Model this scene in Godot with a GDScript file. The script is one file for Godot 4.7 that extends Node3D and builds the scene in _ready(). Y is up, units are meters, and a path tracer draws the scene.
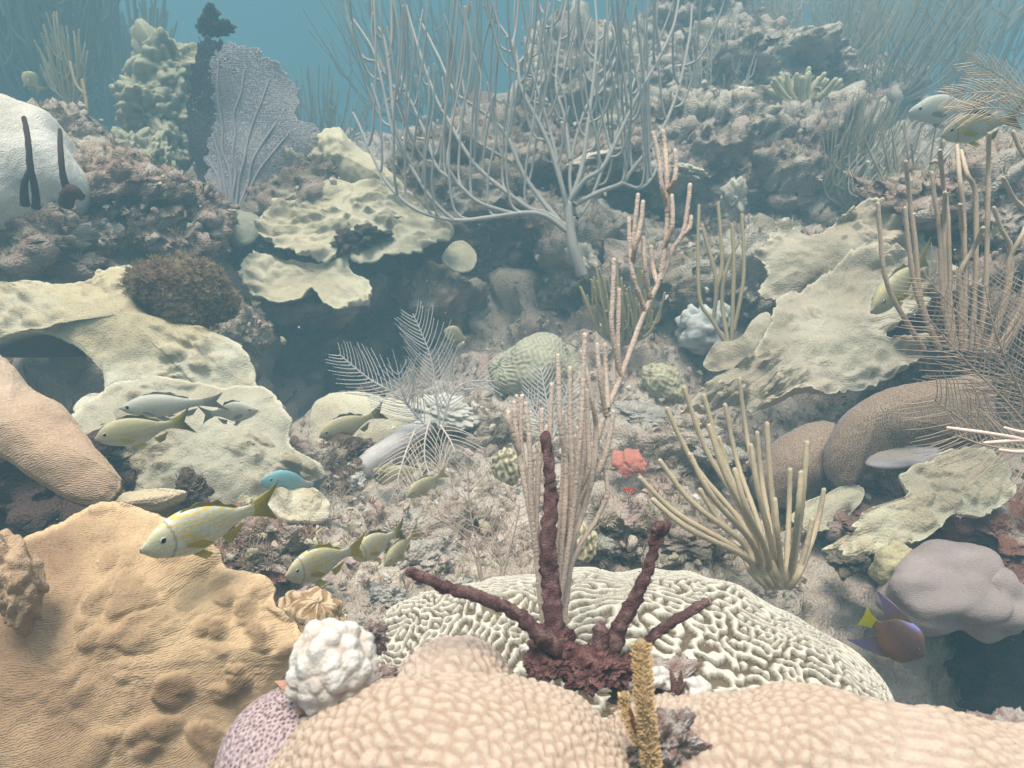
extends Node3D

const FOCAL := 737.7
const GROUPS := {"striped_grunt": "striped grunts schooling over the reef", "grey_snapper": "grey fish among the grunts", "small_fish": "small fish hovering by the rocks", "star_coral": "peach star corals in the foreground", "brain_coral": "brain corals on the reef floor", "plate_coral": "plate corals on both sides of the cave", "boulder_coral": "boulder corals on the reef", "knobbly_coral": "knobbly corals on the reef", "sea_plume": "feathery sea plumes", "sea_rod": "clumps of sea rods", "sea_bush": "bushy gorgonians on the ridge", "stone": "loose stones on the reef floor", "rope_sponge": "dark rope sponges", "coral_chip": "bleached chips round the star corals", "crust": "crusts between the foreground corals", "algae_clump": "algae clumps on the corals", "encrusting_coral": "pale crusts on the rock mound", "sea_fan": "sea fans behind the shelf corals", "red_sponge": "red sponge patches on the floor rock"}
var eye := Vector3(0, 1.0, 0)
var cam_r: Vector3
var cam_u: Vector3
var cam_f: Vector3
var used := {}
var rng := RandomNumberGenerator.new()
var nz := FastNoiseLite.new()      # smooth fbm
var nf := FastNoiseLite.new()      # fine fbm
var ns := FastNoiseLite.new()      # smooth, for living coral
var nc := FastNoiseLite.new()      # cellular distance
var tex := {}
var M := {}
var ground_v := PackedVector3Array()
var ground_n := PackedVector3Array()
var maze := PackedFloat32Array()
const MZ := 200


# ---------------------------------------------------------------- mesh helper
class MB:
	var v := PackedVector3Array()
	var c := PackedColorArray()
	var uv := PackedVector2Array()
	var idx := PackedInt32Array()
	var nrm := PackedVector3Array()

	func add(p: Vector3, col := Color.WHITE, t := Vector2.ZERO) -> int:
		v.append(p)
		c.append(col)
		uv.append(t)
		return v.size() - 1

	func tri(a: int, b: int, d: int) -> void:
		idx.append(a)
		idx.append(b)
		idx.append(d)

	# rows of nj points each, nothing shared; outward is (next in row) x (next row) unless flip
	func rows(start: int, ni: int, nj: int, wrap: bool, flip := false) -> void:
		var jm := nj if wrap else nj - 1
		for i in ni - 1:
			for j in jm:
				var j2 := (j + 1) % nj
				var a := start + i * nj + j
				var b := start + i * nj + j2
				var d := start + (i + 1) * nj + j2
				var e := start + (i + 1) * nj + j
				if flip:
					tri(a, b, d)
					tri(a, d, e)
				else:
					tri(a, d, b)
					tri(a, e, d)

	func tube(pts: PackedVector3Array, r0: float, r1: float, sides: int, col: Color, col2: Color, wob := 0.0, noise: FastNoiseLite = null, close_base := false) -> void:
		var n := pts.size()
		if n < 2:
			return
		var t0 := (pts[1] - pts[0]).normalized()
		var up := Vector3.UP if absf(t0.y) < 0.8 else Vector3.RIGHT
		var nn := up.cross(t0).normalized()
		var start := v.size()
		var rows_n := 0
		var cs := PackedVector2Array()
		for j in sides:
			cs.append(Vector2(cos(TAU * j / sides), sin(TAU * j / sides)))
		if close_base:
			for j in sides:
				add(pts[0], col)
			rows_n += 1
		for i in n + 3:
			var k := mini(i, n - 1)
			var t := (pts[mini(k + 1, n - 1)] - pts[maxi(k - 1, 0)]).normalized()
			nn = (nn - t * nn.dot(t)).normalized()
			var bb := t.cross(nn)
			var f := float(k) / (n - 1)
			var r := lerpf(r0, r1, f)
			var o := pts[k]
			if i == n:
				o += t * r1 * 0.55
				r *= 0.83
			elif i == n + 1:
				o += t * r1 * 0.9
				r *= 0.45
			elif i == n + 2:
				o += t * r1
				r *= 0.02
			var cc := col.lerp(col2, f)
			for j in sides:
				var dir := nn * cs[j].x + bb * cs[j].y
				var rr := r
				if wob > 0.0:
					rr *= 1.0 + wob * noise.get_noise_3dv((o + dir * r) * 900.0)
				add(o + dir * rr, cc, Vector2(float(j) / sides, f))
			rows_n += 1
		rows(start, rows_n, sides, true, true)

	func normals() -> void:
		nrm.resize(v.size())
		for i in range(0, idx.size(), 3):
			var a := idx[i]
			var b := idx[i + 1]
			var d := idx[i + 2]
			var n := (v[d] - v[a]).cross(v[b] - v[a])
			nrm[a] += n
			nrm[b] += n
			nrm[d] += n
		for i in nrm.size():
			nrm[i] = nrm[i].normalized()

	func mesh() -> ArrayMesh:
		if nrm.size() != v.size():
			normals()
		var a := []
		a.resize(Mesh.ARRAY_MAX)
		a[Mesh.ARRAY_VERTEX] = v
		a[Mesh.ARRAY_NORMAL] = nrm
		a[Mesh.ARRAY_COLOR] = c
		a[Mesh.ARRAY_TEX_UV] = uv
		a[Mesh.ARRAY_INDEX] = idx
		var m := ArrayMesh.new()
		m.add_surface_from_arrays(Mesh.PRIMITIVE_TRIANGLES, a)
		return m


# ---------------------------------------------------------------- small tools
func V(x: float, y: float, d: float) -> Vector3:
	return Vector3(x, y, d)


func C(r: float, g: float, b: float) -> Color:
	return Color(r, g, b)


func P(x: float, y: float, d: float) -> Vector3:
	return eye + d * (cam_f + cam_r * ((x - 512.0) / FOCAL) - cam_u * ((y - 384.0) / FOCAL))


func PV(q: Vector3) -> Vector3:
	return P(q.x, q.y, q.z)


func hit(x: float, y: float, p0: Vector3, n: Vector3) -> Vector3:
	var dir := cam_f + cam_r * ((x - 512.0) / FOCAL) - cam_u * ((y - 384.0) / FOCAL)
	return eye + dir * ((p0 - eye).dot(n) / dir.dot(n))


func numbered(called: String) -> String:
	var k: int = used.get(called, 0)
	used[called] = k + 1
	return called if k == 0 else "%s_%03d" % [called, k]


func obj(called: String, mb: MB, m: Material, parent: Node = self) -> MeshInstance3D:
	var o := MeshInstance3D.new()
	o.mesh = mb.mesh()
	o.material_override = m
	o.name = numbered(called) if parent == self else called
	parent.add_child(o, true)
	return o


func tag(o: Node, label: String, category: String, group := "") -> Node:
	o.set_meta("label", label)
	o.set_meta("category", category)
	var kin := str(o.name).rstrip("0123456789").trim_suffix("_")
	if group or GROUPS.has(kin):
		o.set_meta("group", group if group else GROUPS[kin])
	return o


func thing(called: String, label: String, category: String, at: Vector3, group := "") -> Node3D:
	var o := Node3D.new()
	o.name = numbered(called)
	add_child(o)
	o.position = at
	tag(o, label, category, group)
	return o


# a mesh built in world positions, hung under a thing that stands elsewhere
func part(called: String, mb: MB, m: Material, t: Node3D) -> MeshInstance3D:
	var inv := t.global_transform.affine_inverse() if t.is_inside_tree() else t.transform.affine_inverse()
	for i in mb.v.size():
		mb.v[i] = inv * mb.v[i]
	if mb.nrm.size():
		for i in mb.nrm.size():
			mb.nrm[i] = inv.basis * mb.nrm[i]
	return obj(called, mb, m, t)


func curve(pts: PackedVector3Array, sub: int) -> PackedVector3Array:
	var out := PackedVector3Array()
	var n := pts.size()
	for i in n - 1:
		var a := pts[maxi(i - 1, 0)]
		var b := pts[i]
		var c := pts[i + 1]
		var d := pts[mini(i + 2, n - 1)]
		for k in sub:
			out.append(b.cubic_interpolate(c, a, d, float(k) / sub))
	out.append(pts[n - 1])
	return out


func px(list: Array, dz := 0.0) -> PackedVector3Array:
	var out := PackedVector3Array()
	for q in list:
		out.append(P(q.x, q.y, q.z + dz))
	return out


func image_of(n: FastNoiseLite, size: int, lo: float, hi: float, power := 1.0, invert := false) -> Image:
	var im := n.get_seamless_image(size, size, invert, false, 0.15, true)
	var out := Image.create(size, size, false, Image.FORMAT_L8)
	for y in size:
		for x in size:
			var g := lo + (hi - lo) * pow(im.get_pixel(x, y).r, power)
			out.set_pixel(x, y, Color(g, g, g))
	return out


func noise(kind: int, freq: float, seed_: int, octaves := 4) -> FastNoiseLite:
	var n := FastNoiseLite.new()
	n.noise_type = kind
	n.frequency = freq
	n.seed = seed_
	n.fractal_type = FastNoiseLite.FRACTAL_FBM if octaves > 1 else FastNoiseLite.FRACTAL_NONE
	n.fractal_octaves = octaves
	return n


func make_material(albedo_tex: String, bump_tex: String, scale_: float, bump_cm: float, rough := 0.92) -> StandardMaterial3D:
	var m := StandardMaterial3D.new()
	m.vertex_color_use_as_albedo = true
	m.roughness = rough
	m.metallic_specular = 0.25
	m.uv1_triplanar = true
	m.uv1_world_triplanar = true
	m.uv1_scale = Vector3.ONE * scale_
	if albedo_tex:
		m.albedo_texture = tex[albedo_tex]
	if bump_tex:
		m.heightmap_enabled = true
		m.heightmap_texture = tex[bump_tex]
		m.heightmap_scale = bump_cm
	return m


# labyrinth of even-width ridges (a Swift-Hohenberg pattern started from one-wavelength waves)
func make_maze() -> void:
	var n := MZ
	var u := PackedFloat32Array()
	u.resize(n * n)
	var waves := []
	for k in 26:
		var a := rng.randf() * TAU
		var kx := roundf(cos(a) * n / 8.0)
		var ky := roundf(sin(a) * n / 8.0)
		waves.append(Vector3(kx * TAU / n, ky * TAU / n, rng.randf() * TAU))
	for y in n:
		for x in n:
			var s := 0.0
			for w: Vector3 in waves:
				s += cos(x * w.x + y * w.y + w.z)
			u[y * n + x] = s * 0.22
	# u' = r u - (lap + k0)^2 u - u^3
	var k0 := 2.0 - 2.0 * cos(TAU / 8.0) + 0.02
	var q := PackedFloat32Array()
	q.resize(n * n)
	for it in 80:
		for y in n:
			var yu := ((y + n - 1) % n) * n
			var yd := ((y + 1) % n) * n
			var y0 := y * n
			for x in n:
				var xl := x - 1 if x > 0 else n - 1
				var xr := x + 1 if x < n - 1 else 0
				var c := u[y0 + x]
				q[y0 + x] = u[yu + x] + u[yd + x] + u[y0 + xl] + u[y0 + xr] - (4.0 - k0) * c
		for y in n:
			var yu := ((y + n - 1) % n) * n
			var yd := ((y + 1) % n) * n
			var y0 := y * n
			for x in n:
				var xl := x - 1 if x > 0 else n - 1
				var xr := x + 1 if x < n - 1 else 0
				var c := u[y0 + x]
				var l := q[yu + x] + q[yd + x] + q[y0 + xl] + q[y0 + xr] - (4.0 - k0) * q[y0 + x]
				u[y0 + x] = c + 0.03 * (0.9 * c - l * 1.0 - c * c * c * 0.9)
	maze = u


func maze_at(x: float, y: float) -> float:
	x = fposmod(x, MZ)
	y = fposmod(y, MZ)
	var xi := int(x)
	var yi := int(y)
	var fx := x - xi
	var fy := y - yi
	var x2 := (xi + 1) % MZ
	var y2 := (yi + 1) % MZ
	xi = xi % MZ
	yi = yi % MZ
	fx = fx * fx * (3.0 - 2.0 * fx)
	fy = fy * fy * (3.0 - 2.0 * fy)
	return lerpf(lerpf(maze[yi * MZ + xi], maze[yi * MZ + x2], fx), lerpf(maze[y2 * MZ + xi], maze[y2 * MZ + x2], fx), fy)


# ---------------------------------------------------------------- builders
# a lump: ellipsoid with radii r turned by basis b; o holds amp, freq (rough noise), knob, kfreq (rounded knobs), cols
func lump(at: Vector3, r: Vector3, b: Basis, o: Dictionary) -> MB:
	var mb := MB.new()
	var res: int = o.get("res", 60)
	var amp: float = o.get("amp", 0.1)
	var freq: float = o.get("freq", 3.0)
	var knob: float = o.get("knob", 0.0)
	var kf: float = o.get("kfreq", 6.0)
	var fine: float = o.get("fine", 0.0)
	var ca: Color = o.get("a", C(0.3, 0.25, 0.2))
	var cb: Color = o.get("b", ca)
	var ct: Color = o.get("tip", ca)
	var cf: float = o.get("cfreq", 3.0)
	var mz: float = o.get("maze", 0.0)
	var ms: float = o.get("mscale", 60.0)
	var off := at * 7.31
	var sq: float = o.get("square", 1.0)
	var body: FastNoiseLite = nz if o.get("craggy", false) else ns
	for i in res + 1:
		var th := PI * i / res
		for j in res * 2:
			var ph := PI * j / res
			var d := Vector3(cos(th), sin(th) * cos(ph), sin(th) * sin(ph))
			if sq != 1.0:
				d = Vector3(signf(d.x) * pow(absf(d.x), sq), signf(d.y) * pow(absf(d.y), sq), signf(d.z) * pow(absf(d.z), sq))
			var s := 1.0 + amp * body.get_noise_3dv(d * freq * 10.0 + off)
			if fine > 0.0:
				s += fine * nf.get_noise_3dv(d * 75.0 + off)
			var col := ca.lerp(cb, clampf(0.5 + 1.6 * nz.get_noise_3dv(d * cf * 10.0 + off * 1.7 + Vector3(9, 4, 2)), 0.0, 1.0))
			if knob > 0.0:
				var f1 := nc.get_noise_3dv(d * kf + off) + 1.0
				var k := clampf(1.0 - f1 * f1 * 1.5, -0.3, 1.0)
				s += knob * k * (0.75 + 0.9 * nz.get_noise_3dv(d * 22.0 + off))
				col = col.lerp(ct, clampf(k * 0.9, 0.0, 1.0))
			if mz > 0.0:
				var m := maze_at(atan2(d.z, d.y) * ms * 0.5, d.x * ms * 0.75)
				s += mz * clampf(m, -0.9, 0.9)
				col = col.lerp(ct, smoothstep(-0.35, 0.55, m))
			mb.add(at + b * (d * s * r), col, Vector2(ph, th))
	mb.rows(0, res + 1, res * 2, true, true)
	return mb


# a plate: outline in pixels on the plane through p0 with normal n
func plate(outline: Array, p0: Vector3, n: Vector3, o: Dictionary) -> MB:
	n = n.normalized()
	var mb := MB.new()
	var pts := PackedVector3Array()
	for q: Vector2 in outline:
		pts.append(hit(q.x, q.y, p0, n))
	var mid := Vector3.ZERO
	if o.has("mid"):
		mid = hit(o.mid.x, o.mid.y, p0, n)
	else:
		for p in pts:
			mid += p
		mid /= pts.size()
	pts.append(pts[0])
	var m := pts.size()
	var ring := PackedVector3Array()
	var sub: int = o.get("sub", 9)
	for i in m - 1:
		for k in sub:
			ring.append(pts[i].cubic_interpolate(pts[i + 1], pts[(i + m - 2) % (m - 1)], pts[(i + 2) % (m - 1)], float(k) / sub))
	var nj := ring.size()
	var size := 0.0
	for j in nj:
		size += (ring[j] - mid).length() / nj
	var wavy: float = o.get("wavy", 0.03)
	for j in nj:
		var rd := (ring[j] - mid)
		ring[j] += rd * (wavy * nz.get_noise_3dv(ring[j] * 180.0) * 1.6 + wavy * nf.get_noise_3dv(ring[j] * 300.0) + 0.5 * wavy * nf.get_noise_3dv(ring[j] * 900.0))
	var ni: int = o.get("rings", 30)
	var th: float = o.get("thick", 0.012)
	var deep: float = o.get("deep", 0.12)
	var dome: float = o.get("dome", 0.02)
	var amp: float = o.get("amp", 0.012)
	var knob: float = o.get("knob", 0.0)
	var kf: float = o.get("kfreq", 12.0)
	var gate: float = o.get("gate", 0.32)
	var lip: float = o.get("lip", 0.0)
	var fine: float = o.get("fine", 0.001)
	var ca: Color = o.get("a", C(0.5, 0.47, 0.38))
	var cb: Color = o.get("b", ca)
	var ck: Color = o.get("tip", ca)
	var ce: Color = o.get("edge", ca)
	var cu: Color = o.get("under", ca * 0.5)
	var axis := n.cross(Vector3(0.3, 0.2, 1)).normalized()
	var ridge: float = o.get("ridge", 0.0)
	var rf: float = o.get("rfreq", 60.0)
	var total := 0
	# top from the middle out
	for i in ni + 1:
		var t := float(i) / ni
		var tt := 1.0 - (1.0 - t) * (1.0 - t) * 0.35 - (1.0 - t) * 0.65
		for j in nj:
			var p := mid + (ring[j] - mid) * tt
			var h := dome * (1.0 - tt * tt) + lip * pow(tt, 6.0)
			h += amp * 1.6 * nz.get_noise_3dv(p * 90.0) * (0.4 + 0.6 * tt) + fine * nf.get_noise_3dv(p * 420.0)
			var col := ca.lerp(cb, clampf(0.5 + 1.8 * nz.get_noise_3dv(p * 60.0 + Vector3(31, 7, 3)), 0.0, 1.0))
			if knob > 0.0:
				var wp := p + Vector3(nz.get_noise_3dv(p * 160.0), nz.get_noise_3dv(p * 160.0 + Vector3(60, 0, 0)), nz.get_noise_3dv(p * 160.0 + Vector3(0, 60, 0))) * 0.03
				var f1 := nc.get_noise_3dv(wp * kf) + 1.0
				var k := smoothstep(0.0, 1.0, 1.0 - f1 * f1 * 2.6 + 0.9 * nz.get_noise_3dv(p * 300.0)) * clampf(gate + 2.4 * nz.get_noise_3dv(p * 55.0 + Vector3(3, 1, 8)), 0.0, 1.0)
				h += knob * k
				col = col.lerp(ck, clampf(k * 0.8, 0.0, 0.75))
			if ridge > 0.0:
				h += ridge * sin(rf * ((p - mid).length() + 0.012 * nz.get_noise_3dv(p * 120.0)))
			col = col.lerp(ce, smoothstep(0.93, 1.0, tt) * 0.7)
			var rim := smoothstep(0.9, 1.0, tt)
			mb.add(p + n * (h - th * 0.35 * rim * rim), col, Vector2((p - mid + axis.cross(n) * 0.6).length() + 0.012 * ns.get_noise_3dv(p * 200.0), (p - mid).dot(axis)))
		total += 1
	# underside back to a stalk
	for i in 12:
		var t := 1.0 - float(i) / 11.0
		for j in nj:
			var p := mid + (ring[j] - mid) * (t * 0.985 + 0.015) * (0.8 + 0.2 * t)
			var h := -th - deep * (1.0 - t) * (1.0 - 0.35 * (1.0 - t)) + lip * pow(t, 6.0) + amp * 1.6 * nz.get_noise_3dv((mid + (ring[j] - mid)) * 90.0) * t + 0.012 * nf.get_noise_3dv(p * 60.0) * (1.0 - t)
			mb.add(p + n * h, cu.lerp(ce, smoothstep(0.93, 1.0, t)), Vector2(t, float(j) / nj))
		total += 1
	# winding: find which way round the outline goes
	var turn := 0.0
	for j in nj:
		turn += (ring[j] - mid).cross(ring[(j + 1) % nj] - mid).dot(n)
	mb.rows(0, total, nj, true, turn < 0.0)
	return mb


# one upright or bent rod as a part
func rod(t: Node3D, pts: PackedVector3Array, r0: float, r1: float, col: Color, col2: Color, m: Material, sides := 7, called := "branch", sub := 5) -> MeshInstance3D:
	var mb := MB.new()
	mb.tube(curve(pts, sub), r0, r1, sides, col, col2, 0.24, nf)
	return part(called, mb, m, t)


# a feather: stem with two rows of curved branchlets, thing > frond > branchlets
func frond(t: Node3D, stem: PackedVector3Array, blen: float, gap: float, r: float, col: Color, m: Material, o := {}) -> void:
	var s := curve(stem, 8)
	var mb := MB.new()
	mb.tube(s, r * o.get("stem", 2.0), r * 1.1, 6, col, col, 0.1, nf)
	var fr := part("frond", mb, m, t)
	var tw := MB.new()
	var total := 0.0
	for i in s.size() - 1:
		total += s[i].distance_to(s[i + 1])
	var walked := 0.0
	var next_at: float = total * o.get("from", 0.15)
	var view: Vector3 = o.get("face", (eye - s[0]).normalized())
	var droop: float = o.get("droop", 0.15)
	var lean: float = o.get("lean", 0.75)
	var shape: float = o.get("shape", 1.0)
	for i in s.size() - 1:
		var seg := s[i].distance_to(s[i + 1])
		while next_at <= walked + seg:
			var f := next_at / total
			var p := s[i].lerp(s[i + 1], (next_at - walked) / maxf(seg, 1e-6))
			var d := (s[i + 1] - s[i]).normalized()
			var side := d.cross(view).normalized()
			var fwd := side.cross(d).normalized()
			for k: float in [-1.0, 1.0]:
				var ln := blen * (1.0 - pow(absf(f * 1.05 - 0.35) * 1.25, 2.0) * shape) * rng.randf_range(0.75, 1.1)
				if ln < blen * 0.15:
					ln = blen * 0.15
				var out := (side * k + d * lean + fwd * rng.randf_range(-0.3, 0.3)).normalized()
				var q := PackedVector3Array()
				for w in 5:
					var x := w / 4.0
					q.append(p + out * ln * x + d * ln * 0.32 * x * x - Vector3.UP * droop * ln * x * x + fwd * 0.1 * ln * x * x * rng.randf_range(-1, 1))
				tw.tube(q, r, r * 0.55, 4, col, col * 1.06)
			next_at += gap * rng.randf_range(0.85, 1.15)
		walked += seg
	var tp := fr.get_child(0) if fr.get_child_count() else null
	var inv := fr.transform.affine_inverse() * t.transform.affine_inverse()
	for i in tw.v.size():
		tw.v[i] = inv * tw.v[i]
	var bo := obj("branchlets", tw, m, fr)
	bo.set_meta("kind", "stuff")


# a bush of thin upward branches (distant gorgonians); thing > branch
func bush(called: String, label: String, cat: String, base: Vector3, h: float, spread: float, count: int, r: float, col: Color, m: Material, o := {}) -> Node3D:
	var t := thing(called, label, cat, base, o.get("group", ""))
	var lean: Vector3 = o.get("lean", Vector3.ZERO)
	var flat: float = o.get("flat", 0.45)
	var fork: int = o.get("fork", 3)
	for k in count:
		var a := (float(k) + 0.5) / count * 2.0 - 1.0 + rng.randf_range(-0.12, 0.12)
		var hh := h * (1.0 - 0.32 * a * a) * rng.randf_range(0.72, 1.08)
		var dz := rng.randf_range(-1, 1) * spread * flat
		var top := base + Vector3(a * spread, hh, dz) + lean * hh
		var kn := base + Vector3(a * spread * 0.62, hh * 0.26, dz * 0.6) + lean * hh * 0.2
		var pts := PackedVector3Array([base, base.lerp(kn, 0.55) - Vector3(0, hh * 0.03, 0), kn, kn.lerp(top, 0.5) + Vector3(rng.randf_range(-1, 1), 0, rng.randf_range(-1, 1)) * h * 0.03, top])
		var mb := MB.new()
		var c := curve(pts, 4)
		mb.tube(c, r * 1.5, r * 0.8, 5, col, col * 1.05)
		for f in fork:
			var at := c[rng.randi_range(5, c.size() - 5)]
			var ln := hh * rng.randf_range(0.22, 0.45)
			var sd := Vector3(rng.randf_range(-1, 1), 0, rng.randf_range(-0.6, 0.6)) * ln * 0.42
			mb.tube(curve(PackedVector3Array([at, at + sd * 0.7 + Vector3(0, ln * 0.25, 0), at + sd + Vector3(0, ln, 0) + lean * ln]), 4), r, r * 0.7, 5, col, col * 1.05)
		part("branch", mb, m, t)
	return t


# tufts, grains: copies spread over a list of surface points
func scatter(called: String, mesh: ArrayMesh, m: Material, xf: Array, cols: Array, label: String, cat: String) -> void:
	var mm := MultiMesh.new()
	mm.transform_format = MultiMesh.TRANSFORM_3D
	mm.use_colors = true
	mm.mesh = mesh
	mm.instance_count = xf.size()
	for i in xf.size():
		mm.set_instance_transform(i, xf[i])
		mm.set_instance_color(i, cols[i])
	var o := MultiMeshInstance3D.new()
	o.multimesh = mm
	o.material_override = m
	o.name = numbered(called)
	o.set_meta("kind", "stuff")
	tag(o, label, cat)
	add_child(o)


# ---------------------------------------------------------------- fish
func fin_sheet(mb: MB, outline: PackedVector2Array, th: float, col: Color, edge: Color, origin: Vector3, ax: Vector3, ay: Vector3) -> void:
	var tris := Geometry2D.triangulate_polygon(outline)
	var az := ax.cross(ay).normalized()
	var mid := Vector2.ZERO
	for q in outline:
		mid += q / outline.size()
	var s := mb.v.size()
	for side: float in [1.0, -1.0]:
		for k in outline.size():
			var q := outline[k]
			mb.add(origin + ax * q.x + ay * q.y + az * th * side * 0.5, edge if k > 1 and k < outline.size() - 1 else col)
	var n := outline.size()
	for i in range(0, tris.size(), 3):
		mb.tri(s + tris[i], s + tris[i + 1], s + tris[i + 2])
		mb.tri(s + n + tris[i], s + n + tris[i + 2], s + n + tris[i + 1])
	for k in n:
		var k2 := (k + 1) % n
		mb.tri(s + k, s + n + k, s + k2)
		mb.tri(s + k2, s + n + k, s + n + k2)


func sample(a: Array, t: float) -> float:
	var x := clampf(t, 0, 1) * (a.size() - 1)
	var i := mini(int(x), a.size() - 2)
	var f := x - i
	var p0: float = a[maxi(i - 1, 0)]
	var p1: float = a[i]
	var p2: float = a[i + 1]
	var p3: float = a[mini(i + 2, a.size() - 1)]
	return cubic_interpolate(p1, p2, p0, p3, f)


func fish_color(kind: String, s: float, y: float, z: float) -> Color:
	if kind == "striped":
		var base := C(0.527, 0.480, 0.341).lerp(C(0.713, 0.682, 0.558), clampf(0.45 - y * 0.9, 0.0, 1.0))
		var slant := y * 9.0 + (s * 3.6 if y < 0.15 else s * 1.4)
		var st := smoothstep(0.1, 0.75, sin(slant * 3.1))
		var c := base.lerp(C(0.651, 0.465, 0.093), st * (0.85 if s > 0.2 else 0.5))
		c = c.lerp(C(0.512, 0.542, 0.512), (1.0 - st) * 0.75)
		if s < 0.2:
			c = c.lerp(C(0.512, 0.480, 0.310), 0.6 * (1.0 - s / 0.2))
		if absf(s - 0.235 + y * y * 0.06) < 0.009 or (s < 0.055 and absf(y + 0.06) < 0.014):
			c = c * 0.55
		if y < -0.62:
			c = c.lerp(C(0.775, 0.728, 0.527), 0.6)
		return c
	if kind == "olive":
		var st := smoothstep(0.0, 0.8, sin(y * 17.0 + s * 5.0))
		var c := C(0.449, 0.419, 0.295).lerp(C(0.589, 0.496, 0.202), st * 0.55)
		return c.lerp(C(0.713, 0.698, 0.512), clampf(-0.2 - y, 0.0, 1.0))
	if kind == "grey":
		var c := C(0.449, 0.449, 0.403).lerp(C(0.698, 0.682, 0.620), clampf(0.1 - y * 0.7, 0.0, 1.0))
		return c
	if kind == "blue":
		var c := C(0.202, 0.403, 0.449).lerp(C(0.30, 0.47, 0.54), clampf(1.0 - absf(s - 0.45) * 3.0, 0.0, 1.0) * clampf(1.0 - absf(y - 0.1) * 1.2, 0, 1))
		return c.lerp(C(0.465, 0.419, 0.403), smoothstep(0.6, 0.95, s))
	if kind == "angel":
		var c := C(0.16, 0.10, 0.10).lerp(C(0.36, 0.19, 0.10), clampf(-y * 0.8 + 0.15 + (s - 0.5) * 0.6, 0.0, 1.0))
		return c.lerp(C(0.18, 0.17, 0.42), smoothstep(0.9, 1.04, absf(y)))
	return C(0.465, 0.465, 0.434)


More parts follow.
